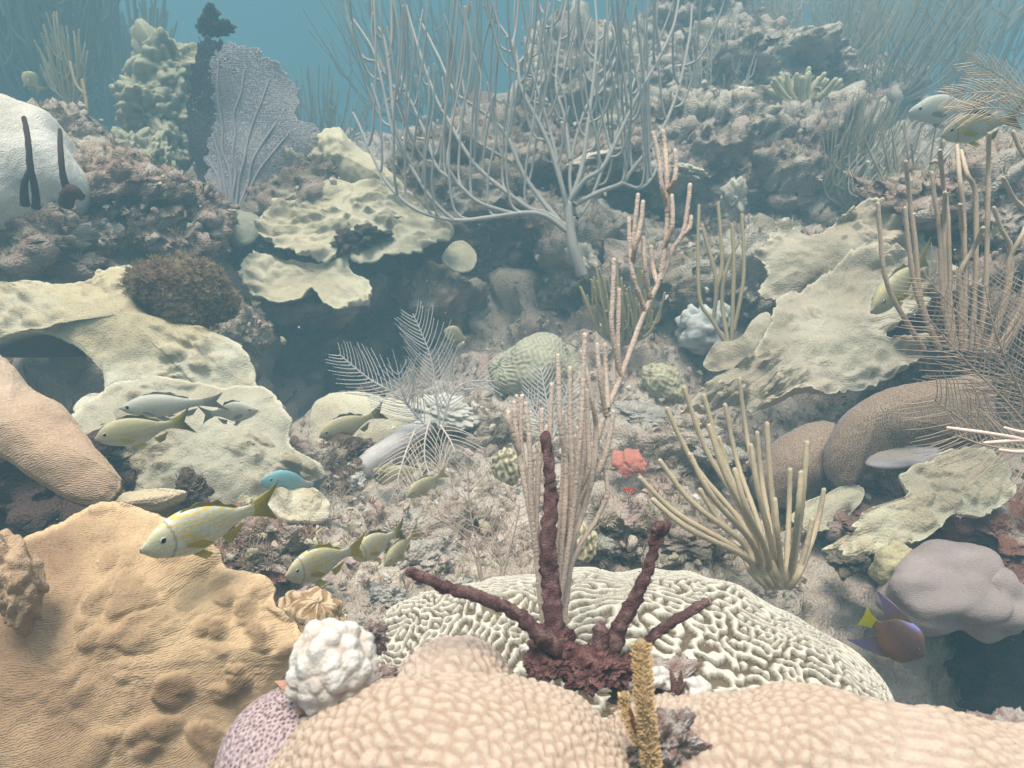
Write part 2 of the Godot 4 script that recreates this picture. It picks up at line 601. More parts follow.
# head and tail given as pixel + depth
func fish(called: String, label: String, kind: String, head: Vector3, tail: Vector3, o := {}) -> Node3D:
	var hp := PV(head)
	var tp := PV(tail)
	var ax := (hp - tp).normalized()
	var roll: Vector3 = o.get("up", Vector3(0, 1, 0.12))
	var az := ax.cross(roll).normalized()
	var ay := az.cross(ax).normalized()
	var L := hp.distance_to(tp)
	var t := thing(called, label, "fish", (hp + tp) * 0.5, o.get("group", ""))
	t.basis = Basis(ax, ay, az)
	var hi: float = o.get("height", 0.30) * L * 0.5
	var wd: float = o.get("width", 0.15) * L * 0.5
	var bend: float = o.get("bend", 0.0) * L
	var body_end := 0.80
	var up := [0.09, 0.50, 0.76, 0.93, 1.0, 0.98, 0.9, 0.76, 0.56, 0.36, 0.27, 0.28]
	var dn := [0.11, 0.44, 0.63, 0.76, 0.88, 0.92, 0.88, 0.76, 0.55, 0.36, 0.27, 0.28]
	var wi := [0.08, 0.55, 0.85, 1.0, 1.0, 0.96, 0.85, 0.68, 0.48, 0.3, 0.18, 0.12]
	if kind == "angel":
		up = [0.1, 0.5, 0.82, 0.98, 1.05, 1.06, 1.02, 0.95, 0.85, 0.6, 0.3, 0.24]
		dn = [0.1, 0.45, 0.75, 0.95, 1.02, 1.04, 1.0, 0.92, 0.8, 0.58, 0.3, 0.24]
	if kind == "grey":
		up = [0.05, 0.36, 0.62, 0.85, 0.97, 1.0, 0.95, 0.82, 0.62, 0.45, 0.36, 0.36]
	var mb := MB.new()
	var ni: int = o.get("res", 44)
	var nj := int(ni * 0.7)
	var bz := func(s: float) -> float: return bend * s * s
	for i in ni + 1:
		var s := float(i) / ni
		var sx := 0.5 * L - s * body_end * L
		var hu := sample(up, s) * hi
		var hd := sample(dn, s) * hi
		var w := sample(wi, s) * wd
		for j in nj:
			var a := TAU * j / nj
			var cy := cos(a)
			var sy := sin(a)
			var y := (hu if cy > 0 else hd) * signf(cy) * pow(absf(cy), 0.9)
			var z := w * signf(sy) * pow(absf(sy), 0.82)
			mb.add(Vector3(sx, y, z + bz.call(s)), fish_color(kind, s, y / hi, z / maxf(wd, 1e-5)), Vector2(s, a))
	mb.rows(0, ni + 1, nj, true, false)
	obj("body", mb, M.fish, t)
	var fc: Color = o.get("fin", C(0.5, 0.42, 0.12))
	var fe: Color = o.get("edge", fc * 0.8)
	var x0 := 0.5 * L - body_end * L
	var q := L * 0.2
	var tl := MB.new()
	var fk: float = o.get("fork", 0.45)
	var th: float = o.get("tail_height", 0.95)
	var tips := PackedVector2Array([Vector2(0.04 * L, hi * 0.24), Vector2(-q * 0.55, hi * 0.62 * th), Vector2(-q * 1.0, hi * 0.98 * th), Vector2(-q * (1.0 - fk * 0.55), hi * 0.45 * th), Vector2(-q * (1.0 - fk), 0), Vector2(-q * (1.0 - fk * 0.55), -hi * 0.45 * th), Vector2(-q * 1.0, -hi * 0.98 * th), Vector2(-q * 0.55, -hi * 0.62 * th), Vector2(0.04 * L, -hi * 0.24)])
	var td := Vector3(1, 0, -2.2 * bend / L).normalized()
	fin_sheet(tl, tips, L * 0.008, fc, fe, Vector3(x0, 0, bend), td, Vector3.UP)
	obj("tail_fin", tl, M.fin, t)
	if not o.get("plain", false):
		var df := MB.new()
		var dl := PackedVector2Array()
		for k in 9:
			var s := 0.3 + 0.5 * k / 8.0
			dl.append(Vector2(0.5 * L - s * body_end * L, sample(up, s) * hi * 0.93))
		for k in 9:
			var s := 0.84 - 0.5 * k / 8.0
			var rise := (0.2 + 0.1 * sin(k * 2.5)) * sin(PI * (0.12 + 0.8 * k / 8.0))
			dl.append(Vector2(0.5 * L - s * body_end * L, (sample(up, s) + rise) * hi))
		fin_sheet(df, dl, L * 0.006, fc * 0.85, fe, Vector3(0, 0, bend * 0.3), Vector3.RIGHT, Vector3.UP)
		obj("dorsal_fin", df, M.fin, t)
		var an := MB.new()
		fin_sheet(an, PackedVector2Array([Vector2(-0.06 * L, -hi * 0.74), Vector2(-0.10 * L, -hi * 1.12), Vector2(-0.16 * L, -hi * 1.0), Vector2(-0.22 * L, -hi * 0.45)]), L * 0.006, fc, fe, Vector3(0, 0, bend * 0.35), Vector3.RIGHT, Vector3.UP)
		obj("anal_fin", an, M.fin, t)
		for side: float in [1.0, -1.0]:
			var pf := MB.new()
			fin_sheet(pf, PackedVector2Array([Vector2(0, hi * 0.12), Vector2(-0.08 * L, hi * 0.2), Vector2(-0.17 * L, -hi * 0.05), Vector2(-0.11 * L, -hi * 0.25), Vector2(0, -hi * 0.1)]), L * 0.005, fc, fc, Vector3(0.24 * L, -hi * 0.18, side * wd * 1.0), Vector3(1, 0.05, -0.35 * side).normalized(), Vector3(0, 1, 0.2 * side).normalized())
			obj("pectoral_fin", pf, M.fin, t)
			var vf := MB.new()
			fin_sheet(vf, PackedVector2Array([Vector2(0.02 * L, 0), Vector2(-0.07 * L, -hi * 0.42), Vector2(-0.13 * L, -hi * 0.3), Vector2(-0.05 * L, hi * 0.05)]), L * 0.005, fc, fc, Vector3(0.16 * L, -hi * 0.84, side * wd * 0.35), Vector3.RIGHT, Vector3(0, 1, -0.35 * side).normalized())
			obj("pelvic_fin", vf, M.fin, t)
	for side: float in [1.0, -1.0]:
		var em := MB.new()
		var er: float = L * o.get("eye", 0.024)
		for i in 9:
			var a := PI * 0.5 * i / 8.0
			for j in 14:
				var p := TAU * j / 14.0
				em.add(Vector3(sin(a) * cos(p), sin(a) * sin(p), cos(a) * 0.5 * side) * er, C(0.012, 0.014, 0.02) if i < 5 else (C(0.5, 0.48, 0.4) if i < 8 else C(0.1, 0.09, 0.07)))
		em.rows(0, 9, 14, true, side > 0)
		var s := 0.15
		var eo := obj("eye", em, M.eye, t)
		eo.position = Vector3(0.5 * L - s * body_end * L, sample(up, s) * hi * 0.42, side * sample(wi, s) * wd * 0.84)
	return t


# ================================================================= the scene
func _ready() -> void:
	rng.seed = 11
	# camera
	var cam := Camera3D.new()
	cam.name = "camera"
	cam.position = eye
	cam.rotation_degrees = Vector3(-20, 0, 0)
	cam.fov = 55.0
	cam.near = 0.02
	cam.far = 200.0
	var lens := CameraAttributesPhysical.new()
	lens.frustum_focal_length = 23.05
	lens.exposure_aperture = 11.0
	lens.frustum_focus_distance = 1.0
	lens.frustum_near = 0.02
	lens.frustum_far = 200.0
	cam.attributes = lens
	add_child(cam)
	cam.current = true
	cam_r = cam.basis.x
	cam_u = cam.basis.y
	cam_f = -cam.basis.z
	# water light
	var env := Environment.new()
	var sky := Sky.new()
	# looking out through water: a bright window overhead where daylight comes in, blue-green towards the level and below
	var sky_image := Image.create(256, 128, false, Image.FORMAT_RGBF)
	for y in 128:
		var up := sin(PI * (0.5 - (y + 0.5) / 128.0))
		var w := smoothstep(0.48, 0.97, up)
		var c := Color(0.002, 0.028, 0.036).lerp(Color(2.1, 2.05, 1.92), w)
		if up < 0.0:
			c = c.lerp(Color(0.008, 0.035, 0.045), smoothstep(0.0, 0.8, -up))
		for x in 256:
			sky_image.set_pixel(x, y, c)
	var sm := PanoramaSkyMaterial.new()
	sm.panorama = ImageTexture.create_from_image(sky_image)
	sky.sky_material = sm
	env.background_mode = Environment.BG_SKY
	env.sky = sky
	env.tonemap_mode = Environment.TONE_MAPPER_LINEAR
	env.tonemap_exposure = 1.7
	env.fog_enabled = true
	env.fog_density = 0.12
	env.fog_light_color = Color(0.64, 0.88, 1.0)
	env.sdfgi_enabled = true
	env.ssao_enabled = true
	env.ssil_enabled = true
	var we := WorldEnvironment.new()
	we.name = "water_environment"
	we.environment = env
	add_child(we)
	var sun := DirectionalLight3D.new()
	sun.name = "sun"
	sun.rotation_degrees = Vector3(-79, -25, 0)
	sun.light_color = Color(1.0, 0.96, 0.88)
	sun.light_energy = 1.15
	sun.light_angular_distance = 20.0
	sun.shadow_enabled = true
	add_child(sun)

	setup_materials()
	make_maze()
	build_terrain()
	build_outcrops()
	build_corals_back()
	build_corals_left()
	build_corals_center()
	build_corals_right()
	build_foreground()
	build_gorgonians()
	build_fishes()
	build_details()


func setup_materials() -> void:
	nz = noise(FastNoiseLite.TYPE_SIMPLEX_SMOOTH, 0.05, 3, 4)
	ns = noise(FastNoiseLite.TYPE_SIMPLEX_SMOOTH, 0.05, 14, 2)
	ns.fractal_gain = 0.3
	nf = noise(FastNoiseLite.TYPE_SIMPLEX_SMOOTH, 0.12, 8, 3)
	nc = noise(FastNoiseLite.TYPE_CELLULAR, 1.0, 5, 1)
	nc.cellular_return_type = FastNoiseLite.RETURN_DISTANCE
	nc.cellular_jitter = 0.9
	var tex_of := func(im: Image) -> ImageTexture: return ImageTexture.create_from_image(im)
	tex.grain = tex_of.call(image_of(noise(FastNoiseLite.TYPE_SIMPLEX_SMOOTH, 0.02, 21, 5), 512, 0.9, 1.0))
	tex.speckle = tex_of.call(image_of(noise(FastNoiseLite.TYPE_SIMPLEX_SMOOTH, 0.07, 22, 4), 512, 0.74, 1.0))
	tex.rough = tex_of.call(image_of(noise(FastNoiseLite.TYPE_SIMPLEX_SMOOTH, 0.05, 23, 5), 512, 0.0, 1.0))
	var cell := noise(FastNoiseLite.TYPE_CELLULAR, 0.07, 24, 1)
	cell.cellular_return_type = FastNoiseLite.RETURN_DISTANCE
	tex.polyp = tex_of.call(image_of(cell, 512, 0.0, 1.0, 1.0, true))
	var cell2 := noise(FastNoiseLite.TYPE_CELLULAR, 0.05, 25, 1)
	cell2.cellular_return_type = FastNoiseLite.RETURN_DISTANCE
	cell2.cellular_jitter = 0.75
	var dots := cell2.get_seamless_image(512, 512, false, false, 0.15, true)
	var dot_im := Image.create(512, 512, false, Image.FORMAT_RGB8)
	for y in 512:
		for x in 512:
			var g := smoothstep(0.2, 0.42, dots.get_pixel(x, y).r)
			dot_im.set_pixel(x, y, Color(0.50, 0.40, 0.47).lerp(Color(1, 1, 1), g))
	tex.dots = tex_of.call(dot_im)
	# fine wavy ridges: u is distance from the plate's middle
	var wav := noise(FastNoiseLite.TYPE_SIMPLEX_SMOOTH, 0.02, 27, 3)
	var wi := wav.get_seamless_image(512, 512, false, false, 0.2, true)
	var pit := cell.get_seamless_image(512, 512, true, false, 0.15, true)
	var ri := Image.create(512, 512, false, Image.FORMAT_L8)
	for y in 512:
		for x in 512:
			var g := 0.5 + 0.5 * sin(TAU * 56.0 * (x / 512.0) + 9.0 * wi.get_pixel(x, y).r) * smoothstep(0.2, 0.75, wi.get_pixel((x * 3 + 100) % 512, (y * 3) % 512).r)
			g = g * 0.55 + 0.45 * pit.get_pixel(x, y).r
			ri.set_pixel(x, y, Color(g, g, g))
	tex.ridges = tex_of.call(ri)
	M.rock = make_material("speckle", "rough", 5.0, 0.9)
	M.coral = make_material("grain", "polyp", 9.0, 0.25)
	M.coral_fine = make_material("grain", "polyp", 16.0, 0.14)
	M.plate = make_material("grain", "rough", 8.0, 0.3)
	M.dotted = make_material("dots", "polyp", 12.0, 0.1)
	M.rod = make_material("grain", "polyp", 13.0, 0.09)
	M.twig = make_material("", "", 1.0, 0.0)
	M.sponge = make_material("speckle", "rough", 24.0, 0.35)
	M.knobby = make_material("grain", "rough", 14.0, 0.08, 0.85)
	M.turf = make_material("", "", 1.0, 0.0)
	M.turf.backlight_enabled = true
	M.turf.backlight = Color(0.2, 0.2, 0.15)
	M.fish = make_material("grain", "polyp", 14.0, 0.035, 0.55)
	M.fish.uv1_world_triplanar = false
	M.fin = make_material("speckle", "", 14.0, 0.0, 0.6)
	M.fin.uv1_world_triplanar = false
	M.fin.backlight_enabled = true
	M.fin.backlight = Color(0.7, 0.68, 0.5)
	M.eye = make_material("", "", 1.0, 0.0, 0.25)
	var lm := StandardMaterial3D.new()
	lm.vertex_color_use_as_albedo = true
	lm.roughness = 0.9
	lm.metallic_specular = 0.25
	lm.heightmap_enabled = true
	lm.heightmap_texture = tex.ridges
	lm.heightmap_scale = 0.12
	lm.uv1_scale = Vector3(8.5, 8.5, 1)
	M.ridged = lm


# ---------------------------------------------------------------- the sea bed
var gx := PackedFloat32Array()
var coarse := PackedFloat32Array()
const CN := 96
const CX0 := -9.0
const CZ0 := -17.0
const CSTEP_X := 18.0 / 95.0
const CSTEP_Z := 18.0 / 95.0


func coarse_y(x: float, z: float) -> float:
	var u := clampf((x - CX0) / CSTEP_X, 1.0, CN - 2.01)
	var w := clampf((z - CZ0) / CSTEP_Z, 1.0, CN - 2.01)
	var i := int(u)
	var j := int(w)
	var fx := u - i
	var fz := w - j
	fx = fx * fx * (3 - 2 * fx)
	fz = fz * fz * (3 - 2 * fz)
	return lerpf(lerpf(coarse[j * CN + i], coarse[j * CN + i + 1], fx), lerpf(coarse[(j + 1) * CN + i], coarse[(j + 1) * CN + i + 1], fx), fz)


func build_terrain() -> void:
	hollows = [[P(960, 675, 1.35), 0.34], [P(30, 530, 1.15), 0.32], [P(300, 360, 2.6), 0.36], [P(50, 370, 1.9), 0.3], [P(430, 300, 2.8), 0.25]]
	var ctl := [
		V(450, 600, 1.2), V(450, 560, 1.35), V(600, 560, 1.25), V(700, 560, 1.25), V(450, 500, 1.65), V(600, 480, 1.75), V(700, 480, 1.7), V(560, 430, 2.05), V(640, 420, 2.1), V(400, 490, 1.8), V(300, 570, 1.3), V(330, 520, 1.55),
		V(500, 740, 0.8), V(300, 740, 0.85), V(700, 740, 0.85), V(860, 760, 1.15), V(960, 730, 1.55), V(1020, 740, 1.5), V(100, 720, 1.05), V(500, 900, 0.62), V(900, 1000, 0.75), V(100, 950, 0.65),
		V(20, 600, 1.3), V(60, 470, 1.65), V(150, 450, 1.85), V(220, 370, 2.1), V(100, 320, 2.0), V(50, 245, 2.1), V(120, 215, 2.3), V(190, 240, 2.6), V(60, 185, 2.6), V(260, 470, 1.95), V(285, 450, 2.6), V(335, 430, 2.75), V(300, 400, 3.1), V(250, 480, 2.2), V(20, 150, 3.3), V(180, 165, 3.2), V(-150, 200, 2.2), V(-200, 120, 3.2),
		V(330, 300, 3.1), V(400, 350, 3.2), V(450, 300, 3.1), V(500, 290, 3.1), V(530, 370, 2.6), V(580, 280, 2.8), V(620, 340, 2.6), V(670, 260, 2.8), V(700, 190, 3.1), V(760, 210, 3.0), V(800, 150, 3.5), V(700, 90, 3.8), V(690, 25, 4.3), V(780, 90, 3.9), V(840, 125, 4.1), V(830, 215, 3.0), V(600, 200, 3.3), V(520, 210, 3.4), V(560, 120, 3.9), V(620, 50, 4.3), V(480, 140, 4.0), V(330, 190, 3.3), V(420, 200, 3.4),
		V(760, 410, 2.2), V(850, 430, 2.05), V(900, 250, 2.4), V(960, 210, 2.6), V(1010, 160, 2.8), V(960, 350, 2.1), V(1010, 450, 1.7), V(850, 505, 1.75), V(900, 640, 1.7), V(1000, 690, 1.75), V(1100, 690, 1.75), V(830, 570, 1.5), V(950, 570, 1.55), V(1150, 350, 2.0), V(1150, 200, 2.6),
		V(350, 150, 5.2), V(100, 135, 5.0), V(950, 150, 5.0), V(250, 150, 5.0), V(-200, 140, 5.5), V(1250, 130, 5.5), V(600, 140, 5.6), V(200, 260, 8), V(512, 260, 8), V(900, 260, 8), V(1500, 250, 8), V(-500, 250, 8), V(200, 300, 10), V(800, 300, 10), V(350, 240, 6.8), V(700, 240, 7), V(50, 240, 7), V(1100, 240, 7)]
	var cw := []
	for q: Vector3 in ctl:
		cw.append(PV(q))
	coarse.resize(CN * CN)
	for j in CN:
		for i in CN:
			var x := CX0 + i * CSTEP_X
			var z := CZ0 + j * CSTEP_Z
			var sw := 0.0
			var sy := 0.0
			for p: Vector3 in cw:
				var d2 := (p.x - x) * (p.x - x) + (p.z - z) * (p.z - z) + 0.006
				var w := 1.0 / (d2 * d2)
				sw += w
				sy += w * p.y
			coarse[j * CN + i] = sy / sw
	var nu := 470
	var nv := 430
	var mb := MB.new()
	var rn := noise(FastNoiseLite.TYPE_SIMPLEX_SMOOTH, 1.0, 41, 5)
	var rr := noise(FastNoiseLite.TYPE_SIMPLEX_SMOOTH, 1.0, 43, 4)
	rr.fractal_type = FastNoiseLite.FRACTAL_RIDGED
	var hue := noise(FastNoiseLite.TYPE_SIMPLEX_SMOOTH, 1.0, 47, 4)
	for j in nv:
		var t := float(j) / (nv - 1)
		var z := 0.35 - 0.5 * t - 6.9 * pow(t, 1.9)
		var half := 0.9 + absf(z) * 0.98
		for i in nu:
			var s := float(i) / (nu - 1) * 2.0 - 1.0
			var x := half * s
			var y := coarse_y(x, z)
			mb.add(Vector3(x, y, z))
	for j in nv - 1:
		for i in nu - 1:
			var a := j * nu + i
			mb.tri(a, a + nu, a + nu + 1)
			mb.tri(a, a + nu + 1, a + 1)
	mb.normals()
	var sand := C(0.66, 0.58, 0.51)
	var maroon := C(0.42, 0.30, 0.26)
	var brown := C(0.50, 0.43, 0.35)
	var pink := C(0.62, 0.50, 0.46)
	for k in mb.v.size():
		var p := mb.v[k]
		var n := mb.nrm[k]
		var dist := clampf((-p.z - 0.2) / 2.0, 0.3, 1.6)
		var big := rr.get_noise_3dv(p * 2.6)
		var mid := rn.get_noise_3dv(p * 7.0)
		var small := rn.get_noise_3dv(p * 26.0)
		mb.v[k] = p + n * ((big * 0.085 + mid * 0.07) * dist + small * 0.022) + Vector3(rn.get_noise_3dv(p * 9.0 + Vector3(50, 0, 0)), 0, 0) * 0.05 * dist
		var h1 := hue.get_noise_3dv(p * 3.2)
		var h2 := hue.get_noise_3dv(p * 11.0 + Vector3(9, 9, 9))
		var floor_w := clampf(1.3 - absf(p.x - 0.15) * 1.2, 0.0, 1.0) * clampf(1.0 - absf(p.z + 1.6) * 1.1, 0.0, 1.0)
		var c := brown.lerp(maroon, clampf(0.4 + h1 * 1.5, 0, 1))
		c = c.lerp(sand, clampf(0.2 + h2 * 1.3 + floor_w * 0.95, 0, 1))
		c = c.lerp(pink, clampf(h1 * h2 * 5.0, 0, 0.8))
		mb.c[k] = c
	mb.nrm = PackedVector3Array()
	mb.normals()
	ground_v = mb.v
	ground_n = mb.nrm
	var o := obj("seabed", mb, M.rock)
	o.set_meta("kind", "structure")
	o.set_meta("label", "rough brown and pink reef bed rising to the back")
	build_turf()


func tuft_mesh(blades: int, fan: float, r: float) -> ArrayMesh:
	var mb := MB.new()
	for k in blades:
		var a := TAU * k / blades + rng.randf_range(-0.4, 0.4)
		var d := Vector3(cos(a) * fan * rng.randf(), 1.0, sin(a) * fan * rng.randf()).normalized()
		var ln := rng.randf_range(0.5, 1.0)
		var b := Vector3(cos(a), 0, sin(a)) * 0.12
		var q := PackedVector3Array([b - Vector3(0, 0.15, 0), b + d * ln * 0.5 + Vector3(0, 0.05, 0), b + d * ln + Vector3(rng.randf_range(-1, 1), -0.1, rng.randf_range(-1, 1)) * 0.2])
		mb.tube(q, r, r * 0.5, 3, Color.WHITE, Color.WHITE)
	return mb.mesh()


func pebble_mesh() -> ArrayMesh:
	var mb := lump(Vector3(rng.randf(), 2, 1), Vector3(1, 0.62, 0.8), Basis.IDENTITY, {"res": 7, "amp": 0.7, "freq": 1.3, "a": Color.WHITE})
	return mb.mesh()


func spots(count: int, s0: float, s1: float, from_v: PackedVector3Array, from_n: PackedVector3Array, cols: Array, near_far: Vector2, lift := 0.0) -> Array:
	var xf := []
	var cc := []
	var tries := 0
	while xf.size() < count and tries < count * 30:
		tries += 1
		var k := rng.randi_range(0, from_v.size() - 1)
		var p := from_v[k]
		var d := (p - eye).dot(cam_f)
		if d < near_far.x or d > near_far.y:
			continue
		var dark := false
		for h in hollows:
			dark = dark or p.distance_to(h[0]) < h[1]
		if dark:
			continue
		var sx := absf((p - eye).dot(cam_r)) / d
		if sx > 0.95:
			continue
		if from_n[k].dot(eye - p) < -0.1 * d or from_n[k].y < -0.35:
			continue
		var n := (from_n[k] + Vector3(0, 0.5, 0)).normalized()
		var side := n.cross(Vector3(rng.randf_range(-1, 1), 0.3, rng.randf_range(-1, 1))).normalized()
		var s := rng.randf_range(s0, s1) * (0.5 + 0.5 * rng.randf()) * clampf(0.55 + d * 0.22, 0.6, 1.5)
		xf.append(Transform3D(Basis(side, n, side.cross(n)) * s, p + n * lift * s))
		var c: Color = cols[rng.randi_range(0, cols.size() - 1)]
		cc.append(c * rng.randf_range(0.75, 1.2))
	return [xf, cc]


func build_turf() -> void:
	var browns := [C(0.40, 0.32, 0.24), C(0.48, 0.39, 0.31), C(0.34, 0.22, 0.18), C(0.36, 0.32, 0.21), C(0.58, 0.50, 0.42)]
	var a := spots(13000, 0.012, 0.032, ground_v, ground_n, browns, Vector2(0.8, 6.0))
	scatter("algae_turf", tuft_mesh(11, 1.1, 0.05), M.turf, a[0], a[1], "short brown algae turf growing all over the reef rock", "algae")
	var pale := [C(0.50, 0.43, 0.37), C(0.42, 0.34, 0.29), C(0.56, 0.51, 0.46), C(0.38, 0.30, 0.26), C(0.46, 0.36, 0.33)]
	var b := spots(3600, 0.005, 0.015, ground_v, ground_n, pale, Vector2(0.9, 4.6), 0.1)
	scatter("coral_rubble", pebble_mesh(), M.coral, b[0], b[1], "loose pale coral rubble lying between the corals", "rubble")


func outcrop(x: float, y: float, d: float, rx: float, ry: float, o: Dictionary) -> MeshInstance3D:
	var s := d / FOCAL
	var r := Vector3(rx * s, ry * s, (rx + ry) * 0.5 * s * o.get("depth", 0.9))
	var b := Basis.from_euler(Vector3(rng.randf_range(-0.3, 0.3), rng.randf_range(-0.6, 0.6), rng.randf_range(-0.3, 0.3)))
	var q := {"craggy": true, "res": 72, "amp": 0.8, "freq": 1.7, "fine": 0.13, "a": C(0.53, 0.475, 0.40), "b": C(0.44, 0.35, 0.30), "cfreq": 3.0}
	q.merge(o, true)
	if not o.has("res"):
		q.res = int(clampf(rx * s * 230.0, 46.0, 92.0))
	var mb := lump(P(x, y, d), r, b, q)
	mb.normals()
	var hue := noise(FastNoiseLite.TYPE_SIMPLEX_SMOOTH, 1.0, 47, 4)
	var bright: float = (q.a as Color).v
	for k in mb.v.size():
		var p := mb.v[k]
		mb.v[k] = p + mb.nrm[k] * (0.032 * hue.get_noise_3dv(p * 7.0) + 0.018 * hue.get_noise_3dv(p * 19.0 + Vector3(3, 3, 3))) * clampf(r.x * 4.0, 0.3, 1.3)
		var h := hue.get_noise_3dv(p * 9.0 + Vector3(11, 0, 7))
		if bright > 0.2:
			mb.c[k] = mb.c[k].lerp(C(0.62, 0.57, 0.51) if hue.get_noise_3dv(p * 3.0) > -0.1 else C(0.5, 0.34, 0.31), clampf((h - 0.08) * 4.0, 0.0, 0.6))
	mb.nrm = PackedVector3Array()
	mb.normals()
	for k in range(0, mb.v.size(), 2):
		extra_v.append(mb.v[k])
		extra_n.append(mb.nrm[k])
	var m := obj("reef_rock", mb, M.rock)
	m.set_meta("kind", "structure")
	m.set_meta("label", o.get("label", "rough algae covered reef rock"))
	return m


var hollows := []      # recesses too dark for algae
var extra_v := PackedVector3Array()
var extra_n := PackedVector3Array()


func build_outcrops() -> void:
	# the big mound behind the grey gorgonian
	outcrop(700, 175, 3.05, 95, 75, {"label": "rugged rock mound right of the grey branching gorgonian"})
	outcrop(790, 190, 3.0, 85, 80, {"label": "rugged rock mound behind the knobbly plate on the right", "b": C(0.3, 0.22, 0.18)})
	outcrop(740, 95, 3.5, 100, 60, {"label": "upper reef rock under the small yellow finger coral"})
	outcrop(690, 40, 4.0, 60, 70, {"label": "tall rock pinnacle at the top right of the gorgonian"})
	outcrop(840, 130, 3.9, 80, 60, {"label": "far rock hump under the feathery bushes"})
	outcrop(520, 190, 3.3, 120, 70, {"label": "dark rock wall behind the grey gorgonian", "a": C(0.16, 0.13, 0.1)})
	outcrop(600, 110, 3.8, 90, 70, {"label": "rock crest behind the gorgonian branches"})
	outcrop(600, 270, 2.75, 60, 60, {"label": "rock buttress at the foot of the grey gorgonian"})
	outcrop(660, 300, 2.6, 60, 55, {"label": "rock buttress behind the tall sea rod"})
	outcrop(740, 290, 2.5, 75, 60, {"label": "rock step below the right mound", "b": C(0.28, 0.22, 0.16)})
	outcrop(440, 308, 2.75, 44, 42, {"label": "brown boulder under the shelf corals", "a": C(0.3, 0.25, 0.18), "b": C(0.24, 0.18, 0.13)})
	outcrop(330, 230, 2.9, 80, 70, {"label": "rock stack carrying the cream shelf corals", "a": C(0.2, 0.16, 0.12)})
	outcrop(250, 240, 3.15, 80, 60, {"label": "rock under the purple sea fan"})
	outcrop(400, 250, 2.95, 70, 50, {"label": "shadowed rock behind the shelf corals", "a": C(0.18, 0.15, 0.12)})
	# left slope
	outcrop(120, 225, 2.3, 110, 55, {"label": "red brown algae slope beside the white boulder coral", "a": C(0.44, 0.34, 0.27), "b": C(0.37, 0.25, 0.205)})
	outcrop(55, 182, 2.5, 90, 52, {"label": "brown rock behind the white boulder coral", "a": C(0.46, 0.37, 0.30), "b": C(0.44, 0.36, 0.3)})
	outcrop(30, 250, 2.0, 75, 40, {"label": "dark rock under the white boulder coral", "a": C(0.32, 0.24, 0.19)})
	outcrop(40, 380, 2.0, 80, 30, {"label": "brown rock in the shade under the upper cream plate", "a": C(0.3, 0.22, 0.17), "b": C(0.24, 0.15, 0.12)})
	outcrop(235, 335, 2.2, 28, 32, {"label": "rock edge right of the brown algae mound"})
	# floor
	outcrop(470, 440, 1.95, 55, 35, {"label": "low rock in the middle of the floor", "a": C(0.52, 0.45, 0.38), "b": C(0.44, 0.34, 0.3)})
	outcrop(640, 465, 1.75, 75, 40, {"label": "low pink brown rock with the red sponge patch", "a": C(0.54, 0.47, 0.40), "b": C(0.46, 0.36, 0.31)})
	outcrop(430, 545, 1.4, 60, 34, {"label": "pale rubble rock behind the brain coral", "a": C(0.55, 0.48, 0.42), "b": C(0.42, 0.33, 0.28)})
	outcrop(260, 560, 1.15, 50, 40, {"label": "red rock beside the big tan coral", "a": C(0.42, 0.31, 0.26), "b": C(0.36, 0.2, 0.17)})
	outcrop(660, 535, 1.3, 70, 30, {"label": "low brown rock between brain coral and rods"})
	outcrop(300, 475, 1.65, 45, 30, {"label": "purple brown rock under the blue fish", "a": C(0.24, 0.17, 0.15)})
	# right side
	outcrop(985, 215, 2.0, 110, 60, {"label": "brown rock behind the right hand rods", "a": C(0.48, 0.39, 0.32), "b": C(0.40, 0.29, 0.25)})
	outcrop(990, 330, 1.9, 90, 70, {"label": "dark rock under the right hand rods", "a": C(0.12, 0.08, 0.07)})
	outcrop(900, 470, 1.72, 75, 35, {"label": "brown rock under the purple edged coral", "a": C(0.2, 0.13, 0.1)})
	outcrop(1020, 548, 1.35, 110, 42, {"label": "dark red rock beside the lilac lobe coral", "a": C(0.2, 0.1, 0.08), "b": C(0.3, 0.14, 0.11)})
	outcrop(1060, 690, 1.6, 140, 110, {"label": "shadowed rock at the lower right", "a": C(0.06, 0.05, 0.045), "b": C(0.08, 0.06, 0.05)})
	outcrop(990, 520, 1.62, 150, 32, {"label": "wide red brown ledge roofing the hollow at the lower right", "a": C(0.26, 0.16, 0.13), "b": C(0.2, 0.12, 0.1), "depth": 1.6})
	outcrop(340, 300, 3.08, 150, 92, {"label": "overhanging rock under the cream shelf corals", "a": C(0.3, 0.25, 0.2), "b": C(0.24, 0.18, 0.15), "depth": 0.85})
	outcrop(500, 236, 3.02, 105, 72, {"label": "overhanging rock left of the gorgonian trunk", "a": C(0.3, 0.25, 0.2), "b": C(0.24, 0.18, 0.15), "depth": 0.8})
	outcrop(800, 480, 1.72, 60, 30, {"label": "rock behind the tan rods"})
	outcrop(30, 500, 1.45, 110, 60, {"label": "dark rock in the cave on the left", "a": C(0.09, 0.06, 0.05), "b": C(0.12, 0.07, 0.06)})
	var browns := [C(0.44, 0.36, 0.28), C(0.52, 0.44, 0.36), C(0.38, 0.27, 0.225), C(0.42, 0.38, 0.28)]
	var a := spots(15000, 0.012, 0.030, extra_v, extra_n, browns, Vector2(0.9, 5.0))
	scatter("algae_turf", tuft_mesh(10, 1.2, 0.055), M.turf, a[0], a[1], "brown algae tufts growing on the reef boulders", "algae")
	var pale := [C(0.46, 0.39, 0.33), C(0.42, 0.32, 0.28), C(0.52, 0.46, 0.40), C(0.36, 0.26, 0.22), C(0.4, 0.35, 0.25)]
	var b := spots(1500, 0.006, 0.016, extra_v, extra_n, pale, Vector2(1.0, 5.0), 0.0)
